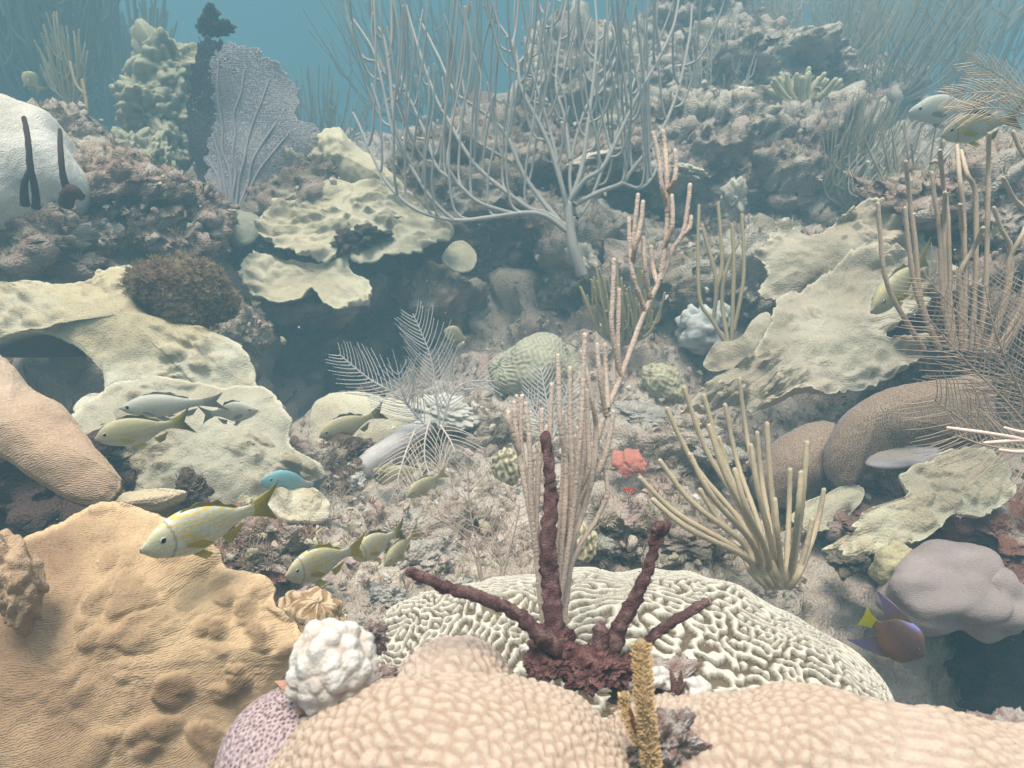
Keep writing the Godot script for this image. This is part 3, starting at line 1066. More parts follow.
	scatter("encrusting_growth", pebble_mesh(), M.coral, b[0], b[1], "pale crusts and knobs growing on the reef boulders", "crust")


const CREAM_ := [0.50, 0.46, 0.35]


func build_corals_back() -> void:
	var cream := C(0.56, 0.52, 0.39)
	var pale := C(0.66, 0.63, 0.5)
	var tan_ := C(0.40, 0.35, 0.25)
	# shelf coral stack
	var t := thing("shelf_coral", "stack of cream shelf corals with a knobbly crest left of the grey gorgonian", "coral", P(360, 270, 2.75))
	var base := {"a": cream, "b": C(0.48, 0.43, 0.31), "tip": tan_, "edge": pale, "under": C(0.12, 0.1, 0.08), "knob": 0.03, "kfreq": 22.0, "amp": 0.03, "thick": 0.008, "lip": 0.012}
	var o := base.duplicate()
	o.merge({"deep": 0.14, "dome": 0.02, "wavy": 0.06, "mid": Vector2(352, 215)}, true)
	part("plate", plate([Vector2(262, 228), Vector2(268, 212), Vector2(295, 202), Vector2(325, 196), Vector2(360, 180), Vector2(400, 188), Vector2(432, 212), Vector2(453, 237), Vector2(428, 250), Vector2(395, 256), Vector2(372, 263), Vector2(352, 264), Vector2(352, 250), Vector2(338, 250), Vector2(335, 263), Vector2(312, 262), Vector2(285, 252), Vector2(268, 240)], P(355, 235, 2.5), Vector3(0, 0.72, 0.7), o), M.plate, t)
	o = base.duplicate()
	o.merge({"deep": 0.1, "dome": 0.0, "wavy": 0.06, "mid": Vector2(318, 275)}, true)
	part("plate", plate([Vector2(238, 276), Vector2(258, 255), Vector2(285, 262), Vector2(320, 268), Vector2(348, 250), Vector2(352, 272), Vector2(371, 284), Vector2(368, 304), Vector2(345, 313), Vector2(324, 304), Vector2(316, 292), Vector2(310, 291), Vector2(300, 304), Vector2(270, 301), Vector2(248, 292)], P(310, 285, 2.42), Vector3(0, 0.72, 0.7), o), M.plate, t)
	o = base.duplicate()
	o.merge({"deep": 0.2, "dome": 0.1, "knob": 0.05, "kfreq": 9.0, "amp": 0.05, "mid": Vector2(355, 170)}, true)
	part("crest", plate([Vector2(308, 158), Vector2(322, 132), Vector2(338, 124), Vector2(352, 142), Vector2(376, 160), Vector2(398, 182), Vector2(425, 212), Vector2(400, 212), Vector2(372, 204), Vector2(345, 196), Vector2(328, 178)], P(355, 175, 2.68), Vector3(0, 0.5, 0.85), o), M.plate, t)
	o = base.duplicate()
	o.merge({"deep": 0.08, "dome": 0.02, "knob": 0.0, "amp": 0.008}, true)
	part("lobe", plate([Vector2(442, 262), Vector2(450, 246), Vector2(464, 242), Vector2(476, 255), Vector2(473, 270), Vector2(458, 273)], P(458, 258, 2.55), Vector3(0.1, 0.6, 0.8), o), M.plate, t)
	part("lobe", plate([Vector2(318, 188), Vector2(330, 180), Vector2(350, 184), Vector2(352, 194), Vector2(335, 200), Vector2(320, 198)], P(335, 190, 2.58), Vector3(0.0, 0.6, 0.8), o), M.plate, t)
	# dark tuft growing in the notch of the shelf
	var dt := thing("algae_clump", "dark brown algae clump growing in the notch of the cream shelf coral", "algae", P(350, 242, 2.45))
	var mb := lump(P(347, 246, 2.47), Vector3(0.05, 0.035, 0.05), Basis.IDENTITY, {"res": 40, "craggy": true, "amp": 1.4, "freq": 2.0, "fine": 0.3, "a": C(0.1, 0.075, 0.06), "b": C(0.16, 0.1, 0.08)})
	part("clump", mb, M.rock, dt)
	mb = lump(P(368, 237, 2.48), Vector3(0.06, 0.025, 0.05), Basis.IDENTITY, {"res": 40, "craggy": true, "amp": 1.4, "freq": 2.0, "fine": 0.3, "a": C(0.1, 0.085, 0.06)})
	part("clump", mb, M.rock, dt)
	# pale knobbly corals behind the fan
	t = thing("knobbly_coral", "tall pale yellow knobbly coral left of the purple sea fan", "coral", P(160, 180, 3.0))
	var kn := {"res": 60, "amp": 0.6, "freq": 2.0, "fine": 0.10, "knob": 0.36, "kfreq": 4.6, "a": C(0.25, 0.235, 0.16), "b": C(0.19, 0.18, 0.12), "tip": C(0.42, 0.40, 0.29)}
	for q in [[165, 75, 34, 24, 3.0], [150, 110, 24, 26, 2.95], [172, 118, 26, 32, 3.02], [185, 85, 18, 26, 3.05], [168, 150, 26, 22, 3.0]]:
		var s: float = q[4] / FOCAL
		part("lobe", lump(P(q[0], q[1], q[4]), Vector3(q[2] * s, q[3] * s, q[2] * s), Basis.from_euler(Vector3(q[0], q[1], 0)), kn), M.plate, t)
	t = thing("knobbly_coral", "small pale knobbly coral low between white boulder and sea fan", "coral", P(143, 170, 2.75))
	for q in [[133, 155, 20, 18, 2.75], [152, 162, 22, 16, 2.72], [165, 172, 14, 8, 2.7]]:
		var s: float = q[4] / FOCAL
		part("lobe", lump(P(q[0], q[1], q[4]), Vector3(q[2] * s, q[3] * s, q[2] * s), Basis.from_euler(Vector3(q[0], q[1], 0)), kn), M.plate, t)
	# sea fans
	sea_fan("broad lilac sea fan standing upright behind the cream shelf corals", [Vector2(222, 225), Vector2(206, 190), Vector2(205, 150), Vector2(215, 110), Vector2(210, 70), Vector2(218, 48), Vector2(232, 40), Vector2(262, 52), Vector2(285, 70), Vector2(300, 92), Vector2(298, 118), Vector2(322, 132), Vector2(312, 160), Vector2(290, 185), Vector2(268, 210), Vector2(240, 232)], P(250, 140, 2.62), Vector3(0.1, 0.1, 1.0), P(228, 236, 2.62), C(0.38, 0.355, 0.375))
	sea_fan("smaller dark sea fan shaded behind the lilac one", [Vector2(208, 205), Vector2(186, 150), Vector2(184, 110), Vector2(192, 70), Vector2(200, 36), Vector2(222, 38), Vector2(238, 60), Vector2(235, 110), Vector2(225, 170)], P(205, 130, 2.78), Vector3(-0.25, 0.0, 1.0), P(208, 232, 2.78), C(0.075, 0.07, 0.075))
	t = thing("sponge", "dark crinkled sponge perched on top of the sea fan", "sponge", P(214, 30, 2.75))
	for q in [[210, 15, 7, 8], [206, 25, 8, 8], [224, 28, 8, 6], [214, 31, 11, 6]]:
		var s := 2.75 / FOCAL
		part("lobe", lump(P(q[0], q[1], 2.75), Vector3(q[2], q[3], q[2]) * s, Basis.IDENTITY, {"res": 36, "craggy": true, "amp": 1.1, "freq": 2.2, "fine": 0.25, "a": C(0.035, 0.03, 0.035), "b": C(0.09, 0.06, 0.04)}), M.rock, t)
	t = thing("plate_coral", "small grey green plate in the shade under the sea fan", "coral", P(238, 225, 2.6))
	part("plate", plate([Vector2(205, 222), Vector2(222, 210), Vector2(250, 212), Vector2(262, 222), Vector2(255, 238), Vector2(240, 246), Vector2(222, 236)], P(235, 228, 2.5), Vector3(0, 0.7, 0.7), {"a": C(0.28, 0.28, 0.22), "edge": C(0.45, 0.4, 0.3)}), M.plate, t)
	# white bleached boulder
	t = thing("boulder_coral", "big bleached white boulder coral at the left edge", "coral", P(8, 200, 2.0))
	var s2 := 2.0 / FOCAL
	part("head", lump(P(2, 172, 2.0), Vector3(76 * s2, 76 * s2, 80 * s2), Basis.from_euler(Vector3(0, 0, 0.2)), {"res": 100, "amp": 0.22, "freq": 1.5, "fine": 0.008, "a": C(0.74, 0.71, 0.68), "b": C(0.60, 0.56, 0.49), "cfreq": 1.6}), M.coral, t)
	t = thing("rope_sponge", "thin dark rod leaning on the white boulder coral, left one", "sponge", P(34, 210, 1.85))
	rod(t, px([V(36, 208, 1.86), V(35, 190, 1.83), V(30, 165, 1.8), V(28, 140, 1.8), V(24, 118, 1.84)]), 0.010, 0.006, C(0.07, 0.04, 0.035), C(0.1, 0.05, 0.04), M.sponge)
	rod(t, px([V(25, 205, 1.86), V(24, 185, 1.83), V(29, 170, 1.82)]), 0.012, 0.006, C(0.08, 0.045, 0.035), C(0.1, 0.05, 0.04), M.sponge)
	t = thing("rope_sponge", "thin dark rod leaning on the white boulder coral, right one", "sponge", P(66, 205, 1.85))
	rod(t, px([V(72, 200, 1.9), V(64, 180, 1.87), V(61, 155, 1.86), V(60, 130, 1.9)]), 0.011, 0.005, C(0.08, 0.045, 0.035), C(0.1, 0.05, 0.04), M.sponge)
	rod(t, px([V(66, 204, 1.9), V(70, 190, 1.87), V(80, 196, 1.9)]), 0.02, 0.012, C(0.1, 0.05, 0.04), C(0.15, 0.09, 0.06), M.sponge)
	# heads on the mid floor
	t = thing("boulder_coral", "round pale green boulder coral in the centre behind the sea rods", "coral", P(540, 390, 2.3))
	var s3 := 2.3 / FOCAL
	part("head", lump(P(538, 366, 2.3), Vector3(45 * s3, 35 * s3, 42 * s3), Basis.from_euler(Vector3(0, 0.3, -0.12)), {"res": 110, "amp": 0.36, "freq": 1.3, "fine": 0.01, "maze": 0.012, "mscale": 105.0, "a": C(0.34, 0.33, 0.25), "tip": C(0.46, 0.44, 0.34)}), M.coral_fine, t)
	t = thing("boulder_coral", "pale yellow boulder coral half hidden right of the tall sea rod", "coral", P(662, 400, 2.15))
	part("head", lump(P(664, 384, 2.15), Vector3(0.075, 0.05, 0.06), Basis.from_euler(Vector3(0, 0, -0.6)), {"res": 80, "amp": 0.2, "maze": 0.015, "mscale": 60.0, "a": C(0.36, 0.33, 0.22), "tip": C(0.48, 0.45, 0.34)}), M.coral_fine, t)
	t = thing("brain_coral", "small cream brain coral left of the sea rod stems", "coral", P(508, 480, 1.6))
	part("head", lump(P(508, 467, 1.6), Vector3(0.034, 0.04, 0.03), Basis.from_euler(Vector3(0.2, 0.1, 0.3)), {"res": 80, "amp": 0.2, "maze": 0.05, "mscale": 30.0, "a": C(0.3, 0.26, 0.16), "tip": C(0.56, 0.51, 0.39)}), M.coral_fine, t)
	t = thing("brain_coral", "small yellowish brain coral right behind the sea rod stems", "coral", P(582, 560, 1.2))
	part("head", lump(P(580, 543, 1.2), Vector3(0.028, 0.03, 0.03), Basis.from_euler(Vector3(0.1, 0.4, 0)), {"res": 80, "amp": 0.2, "maze": 0.05, "mscale": 30.0, "a": C(0.28, 0.24, 0.14), "tip": C(0.52, 0.46, 0.33)}), M.coral_fine, t)
	t = thing("sponge", "pale blue white sponge behind the thin rods left of the right plate", "sponge", P(710, 340, 2.3))
	for q in [[703, 330, 22, 20], [720, 318, 14, 14], [690, 318, 12, 11]]:
		var s := 2.3 / FOCAL
		part("lobe", lump(P(q[0], q[1], 2.3), Vector3(q[2], q[3], q[2]) * s, Basis.IDENTITY, {"res": 40, "amp": 0.6, "freq": 1.6, "fine": 0.06, "a": C(0.58, 0.6, 0.6), "b": C(0.42, 0.42, 0.42)}), M.coral_fine, t)
	# yellow finger coral on the mound
	t = thing("finger_coral", "small yellow branching finger coral on top of the right mound", "coral", P(797, 104, 2.85))
	var yc := C(0.50, 0.47, 0.33)
	for k in 26:
		var a := lerpf(-1.25, 1.25, k / 25.0) + rng.randf_range(-0.1, 0.1)
		var ln := rng.randf_range(0.07, 0.13) * (1.25 if k == 13 else 1.0)
		var foot := P(799, 104, 2.85) + Vector3(sin(a) * 0.03, 0, rng.randf_range(-0.03, 0.05))
		var tip := foot + Vector3(sin(a) * ln * 1.05, cos(a) * ln * 0.75 + 0.03, rng.randf_range(-0.04, 0.05))
		rod(t, PackedVector3Array([foot, foot.lerp(tip, 0.5) + Vector3(rng.randf_range(-1, 1) * 0.01, -0.008, 0), tip]), 0.012, 0.0095, yc * 0.75, yc, M.coral_fine, 8)
	# white bits on the mound
	var wk := 0
	for q in [[690, 172, 14, 5, 2.56, "white encrusted ledge left on the rock mound"], [745, 95, 10, 6, 2.97, "pale pebble in front of the upper reef rock"], [735, 200, 10, 16, 2.56, "pale streak of coral down the middle of the rock mound"], [598, 158, 24, 5, 2.79, "white ledge coral behind the gorgonian trunk"], [818, 104, 16, 4, 2.93, "tan ledge right of the yellow finger coral"], [585, 262, 10, 18, 2.5, "pale coral lump at the foot of the grey gorgonian"]]:
		var s: float = q[4] / FOCAL
		var lt := tag(obj("encrusting_coral", lump(P(q[0], q[1], q[4]), Vector3(q[2] * s, q[3] * s, q[2] * s * 0.8), Basis.from_euler(Vector3(0, 0, -0.3 + 0.2 * wk)), {"res": 36, "craggy": true, "amp": 1.2, "freq": 1.8, "fine": 0.15, "a": C(0.6, 0.56, 0.48), "b": C(0.45, 0.4, 0.33)}), M.plate), q[5], "coral")
		wk += 1


# a reticulate fan: veins and a net of fine bars in one plane
func sea_fan(label: String, outline: Array, p0: Vector3, n: Vector3, foot: Vector3, col: Color) -> void:
	n = n.normalized()
	var t := thing("sea_fan", label, "sea fan", foot)
	var poly := PackedVector2Array()
	var ex := Vector3.UP.cross(n).normalized()
	var ey := n.cross(ex).normalized()
	for q: Vector2 in outline:
		var w := hit(q.x, q.y, p0, n) - p0
		poly.append(Vector2(w.dot(ex), w.dot(ey)))
	var bend := func(q: Vector2) -> Vector3: return p0 + ex * q.x + ey * q.y + n * (0.04 * ns.get_noise_2dv(q * 40.0) + 0.12 * q.x * q.x)
	var lo := poly[0]
	var hi := poly[0]
	for q in poly:
		lo = lo.min(q)
		hi = hi.max(q)
	var step := 0.0086
	var net := MB.new()
	var nx := int((hi.x - lo.x) / step) + 2
	var ny := int((hi.y - lo.y) / (step * 0.866)) + 2
	var grid := {}
	for j in ny:
		for i in nx:
			var q := lo + Vector2((i + (j % 2) * 0.5) * step, j * step * 0.866)
			q += Vector2(rng.randf_range(-1, 1), rng.randf_range(-1, 1)) * step * 0.28
			var ragged := q + Vector2(nf.get_noise_2dv(q * 200.0), nf.get_noise_2dv(q * 200.0 + Vector2(70, 0))) * 0.02
			if Geometry2D.is_point_in_polygon(ragged, poly) and nz.get_noise_2dv(q * 160.0 + Vector2(5, 5)) > -0.8:
				grid[Vector2i(i, j)] = q
	for k: Vector2i in grid:
		var a: Vector2 = grid[k]
		var near := [Vector2i(k.x + 1, k.y), Vector2i(k.x + (k.y % 2), k.y + 1), Vector2i(k.x - 1 + (k.y % 2), k.y + 1)]
		var pa: Vector3 = bend.call(a)
		for e: Vector2i in near:
			if grid.has(e) and rng.randf() < 0.97:
				var pb: Vector3 = bend.call(grid[e])
				net.tube(PackedVector3Array([pa, pb]), 0.0023, 0.0023, 3, col, col)
	var o := part("net", net, M.twig, t)
	var f2 := Vector2((foot - p0).dot(ex), (foot - p0).dot(ey))
	var f3: Vector3 = bend.call(f2)
	for k in 9:
		var a := lerpf(-0.75, 0.75, k / 8.0)
		var hgt := (hi.y - f2.y)
		var pts := PackedVector3Array()
		for w in 9:
			var x := w / 8.0
			var q := f2 + Vector2(a * hgt * 0.75 * x * (0.35 + 0.65 * x) + nz.get_noise_2d(k * 40.0, w * 9.0) * 0.05 * x, hgt * 0.9 * x * (1.0 - 0.28 * absf(a)))
			if x > 0.15 and not Geometry2D.is_point_in_polygon(q, poly):
				break
			var b: Vector3 = bend.call(q)
			pts.append(b + n * 0.002)
		if pts.size() > 2:
			rod(t, pts, 0.0075, 0.0026, col * 0.88, col * 0.94, M.twig, 6, "vein", 3)


func build_corals_left() -> void:
	var cream := C(0.53, 0.50, 0.41)
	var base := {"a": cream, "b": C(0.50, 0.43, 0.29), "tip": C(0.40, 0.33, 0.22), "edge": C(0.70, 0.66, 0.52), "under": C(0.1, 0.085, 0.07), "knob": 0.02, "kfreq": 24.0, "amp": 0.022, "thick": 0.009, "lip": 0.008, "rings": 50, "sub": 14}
	var t := thing("plate_coral", "large cream plate coral in overlapping tiers, left of the cave in the middle", "coral", P(170, 420, 1.9))
	var o := base.duplicate()
	o.merge({"mid": Vector2(130, 325), "deep": 0.2, "dome": 0.05}, true)
	part("plate", plate([Vector2(-60, 280), Vector2(-10, 284), Vector2(45, 284), Vector2(92, 285), Vector2(98, 272), Vector2(118, 270), Vector2(140, 278), Vector2(150, 318), Vector2(200, 332), Vector2(236, 345), Vector2(255, 372), Vector2(252, 398), Vector2(228, 414), Vector2(205, 402), Vector2(165, 392), Vector2(125, 402), Vector2(108, 392), Vector2(100, 368), Vector2(72, 345), Vector2(40, 332), Vector2(0, 338), Vector2(-60, 350)], P(140, 345, 1.72), Vector3(0.12, 0.72, 0.68), o), M.plate, t)
	o = base.duplicate()
	o.merge({"a": C(0.46, 0.43, 0.345), "b": C(0.38, 0.34, 0.26), "mid": Vector2(195, 445), "deep": 0.16, "dome": 0.04, "amp": 0.028, "tip": C(0.34, 0.28, 0.2)}, true)
	part("plate", plate([Vector2(72, 430), Vector2(88, 402), Vector2(130, 380), Vector2(210, 385), Vector2(262, 388), Vector2(288, 415), Vector2(293, 448), Vector2(322, 464), Vector2(316, 480), Vector2(280, 482), Vector2(245, 505), Vector2(205, 506), Vector2(140, 500), Vector2(112, 482), Vector2(90, 455)], P(195, 450, 1.52), Vector3(0.12, 0.75, 0.62), o), M.plate, t)
	o = base.duplicate()
	o.merge({"deep": 0.08, "dome": 0.02, "a": C(0.58, 0.53, 0.36)}, true)
	part("plate", plate([Vector2(205, 482), Vector2(232, 462), Vector2(262, 468), Vector2(270, 490), Vector2(262, 508), Vector2(240, 512), Vector2(212, 500)], P(238, 486, 1.5), Vector3(0.1, 0.8, 0.6), o), M.plate, t)
	o.merge({"a": C(0.62, 0.58, 0.47)}, true)
	part("plate", plate([Vector2(268, 502), Vector2(285, 488), Vector2(315, 492), Vector2(330, 505), Vector2(322, 522), Vector2(290, 524), Vector2(272, 516)], P(300, 506, 1.45), Vector3(0.1, 0.8, 0.6), o), M.plate, t)
	o.merge({"a": C(0.6, 0.56, 0.5), "deep": 0.05}, true)
	part("plate", plate([Vector2(75, 412), Vector2(84, 400), Vector2(100, 397), Vector2(112, 405), Vector2(112, 416), Vector2(95, 418), Vector2(84, 424)], P(95, 409, 1.6), Vector3(0.3, 0.7, 0.7), o), M.plate, t)
	# algae mound on the plate
	t = thing("algae_mound", "round brown algae covered boulder sitting on the cream plate coral", "boulder", P(185, 325, 1.8))
	var s := 1.8 / FOCAL
	var mb := lump(P(184, 293, 1.8), Vector3(46 * s, 38 * s, 45 * s), Basis.from_euler(Vector3(0.2, 0.3, -0.2)), {"res": 70, "amp": 0.35, "freq": 1.4, "fine": 0.1, "a": C(0.26, 0.2, 0.13), "b": C(0.2, 0.12, 0.09)})
	mb.normals()
	var gv := mb.v.duplicate()
	var gn := mb.nrm.duplicate()
	part("boulder", mb, M.rock, t)
	var a := spots(900, 0.012, 0.026, gv, gn, [C(0.3, 0.22, 0.13), C(0.22, 0.14, 0.1), C(0.34, 0.27, 0.18)], Vector2(0.5, 5))
	scatter("algae_turf", tuft_mesh(9, 1.2, 0.05), M.turf, a[0], a[1], "fine brown algae fuzz on the round boulder", "algae")
	# dark tufts on plates
	for q in [[236, 448, 20, 9, 1.55, "dark brown algae tuft on the lower cream plate"], [190, 492, 15, 17, 1.4, "grey brown twiggy algae clump above the largest striped fish"], [372, 395, 10, 9, 2.0, "little brown algae tuft beside the pale plate"], [345, 455, 25, 16, 1.72, "brown algae clump under the olive fish"]]:
		var w: float = q[4] / FOCAL
		t = thing("algae_clump", q[5], "algae", P(q[0], q[1], q[4]))
		part("clump", lump(P(q[0], q[1], q[4]), Vector3(q[2] * w, q[3] * w, q[2] * w), Basis.IDENTITY, {"res": 40, "craggy": true, "amp": 1.0, "freq": 2.0, "fine": 0.3, "a": C(0.15, 0.1, 0.08), "b": C(0.22, 0.16, 0.12)}), M.rock, t)
		var tw := MB.new()
		for k in 46:
			var d := Vector3(rng.randf_range(-1, 1), rng.randf_range(0, 1.2), rng.randf_range(-0.4, 1)).normalized()
			var p := P(q[0], q[1], q[4]) + Vector3(d.x * q[2], d.y * q[3], d.z * q[2]) * w * 0.75
			tw.tube(PackedVector3Array([p, p + d * 0.012 + Vector3(0, 0.004, 0), p + d * 0.022 + Vector3(rng.randf_range(-1, 1), 0.6, rng.randf_range(-1, 1)) * 0.008]), 0.0014, 0.0008, 4, C(0.24, 0.17, 0.13), C(0.32, 0.25, 0.2))
		part("twigs", tw, M.twig, t).set_meta("kind", "stuff")
	# pale plate in the middle with white knobbly end
	t = thing("plate_coral", "pale round plate coral with a white knobbly end behind the white feather plumes", "coral", P(400, 430, 2.0))
	part("plate", plate([Vector2(308, 428), Vector2(315, 402), Vector2(345, 390), Vector2(380, 395), Vector2(420, 402), Vector2(460, 402), Vector2(480, 415), Vector2(450, 428), Vector2(420, 432), Vector2(385, 450), Vector2(360, 462), Vector2(330, 452), Vector2(312, 442)], P(385, 422, 1.92), Vector3(0, 0.75, 0.65), {"a": C(0.6, 0.57, 0.45), "b": C(0.52, 0.47, 0.36), "edge": C(0.7, 0.68, 0.58), "amp": 0.012, "dome": 0.03, "thick": 0.02, "deep": 0.1}), M.plate, t)
	part("knobbly_end", lump(P(450, 413, 1.88), Vector3(0.075, 0.03, 0.05), Basis.from_euler(Vector3(0.2, 0, -0.2)), {"res": 70, "amp": 0.3, "knob": 0.35, "kfreq": 4.0, "a": C(0.46, 0.44, 0.39), "tip": C(0.58, 0.57, 0.53)}), M.knobby, t)
	t = thing("tube_sponge", "pale lilac tube sponge lying below the white feather plumes", "sponge", P(372, 480, 1.72))
	rod(t, px([V(358, 476, 1.7), V(370, 462, 1.7), V(392, 446, 1.74), V(415, 432, 1.8), V(428, 425, 1.86)]), 0.026, 0.022, C(0.52, 0.48, 0.5), C(0.58, 0.55, 0.56), M.coral_fine, 14, "tube")
	# near left plate, peach
	t = thing("plate_coral", "thick peach plate coral jutting in from the left edge over a dark cave", "coral", P(0, 480, 1.0))
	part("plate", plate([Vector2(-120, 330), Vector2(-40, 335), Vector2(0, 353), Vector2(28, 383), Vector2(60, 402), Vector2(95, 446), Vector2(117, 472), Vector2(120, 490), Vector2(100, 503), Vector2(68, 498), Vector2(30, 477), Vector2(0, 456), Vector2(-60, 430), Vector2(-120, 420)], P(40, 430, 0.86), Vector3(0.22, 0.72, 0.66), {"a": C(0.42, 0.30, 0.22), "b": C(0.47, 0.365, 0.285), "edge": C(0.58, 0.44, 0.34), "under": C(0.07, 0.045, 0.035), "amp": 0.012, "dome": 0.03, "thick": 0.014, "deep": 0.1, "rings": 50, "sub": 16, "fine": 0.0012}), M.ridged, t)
	# the big tan leafy coral
	t = thing("leaf_coral", "big tan brown leaf coral with dark bumps filling the lower left corner", "coral", P(120, 740, 0.95))
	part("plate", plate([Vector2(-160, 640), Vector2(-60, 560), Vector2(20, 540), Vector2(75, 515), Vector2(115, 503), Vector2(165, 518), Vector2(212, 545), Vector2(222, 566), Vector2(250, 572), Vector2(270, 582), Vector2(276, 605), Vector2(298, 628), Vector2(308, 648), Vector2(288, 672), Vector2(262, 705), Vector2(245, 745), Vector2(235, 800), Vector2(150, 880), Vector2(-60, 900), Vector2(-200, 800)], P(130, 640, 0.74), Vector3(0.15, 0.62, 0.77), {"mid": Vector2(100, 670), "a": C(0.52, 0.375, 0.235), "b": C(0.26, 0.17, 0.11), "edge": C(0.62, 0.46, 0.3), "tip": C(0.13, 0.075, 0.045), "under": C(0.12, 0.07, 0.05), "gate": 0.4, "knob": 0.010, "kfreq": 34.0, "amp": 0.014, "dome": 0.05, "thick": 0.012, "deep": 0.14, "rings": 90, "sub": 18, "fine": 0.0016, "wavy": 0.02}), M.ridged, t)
	part("lobe", lump(P(8, 575, 0.66), Vector3(0.022, 0.036, 0.025), Basis.from_euler(Vector3(0, 0, 0.3)), {"res": 50, "amp": 0.4, "knob": 0.05, "kfreq": 3.0, "a": C(0.38, 0.26, 0.17), "tip": C(0.48, 0.35, 0.25)}), M.coral_fine, t)
	part("lobe", lump(P(22, 600, 0.66), Vector3(0.012, 0.03, 0.02), Basis.from_euler(Vector3(0, 0, -0.1)), {"res": 40, "amp": 0.4, "a": C(0.36, 0.25, 0.17), "tip": C(0.48, 0.35, 0.25)}), M.coral_fine, t)
	# thin plate rim peeping out between both
	t = thing("plate_coral", "thin pale plate rim curling between the peach plate and the tan leaf coral", "coral", P(110, 520, 1.0))
	part("plate", plate([Vector2(48, 535), Vector2(75, 520), Vector2(100, 503), Vector2(140, 492), Vector2(185, 492), Vector2(160, 505), Vector2(120, 512), Vector2(95, 528), Vector2(70, 538)], P(110, 515, 0.92), Vector3(0.2, 0.8, 0.55), {"a": C(0.56, 0.47, 0.34), "edge": C(0.68, 0.6, 0.45), "lip": 0.01, "amp": 0.01}), M.plate, t)
	# cup shaped leaf coral behind the white lump
	t = thing("brain_coral", "small tan ridged brain coral tucked behind the white knobbly coral", "coral", P(305, 640, 0.9))
	part("head", lump(P(308, 625, 0.88), Vector3(0.042, 0.042, 0.04), Basis.from_euler(Vector3(0.3, 0.2, 1.2)), {"res": 100, "amp": 0.2, "maze": 0.022, "mscale": 46.0, "a": C(0.34, 0.22, 0.12), "tip": C(0.58, 0.45, 0.31)}), M.coral_fine, t)


func build_corals_center() -> void:
	pass


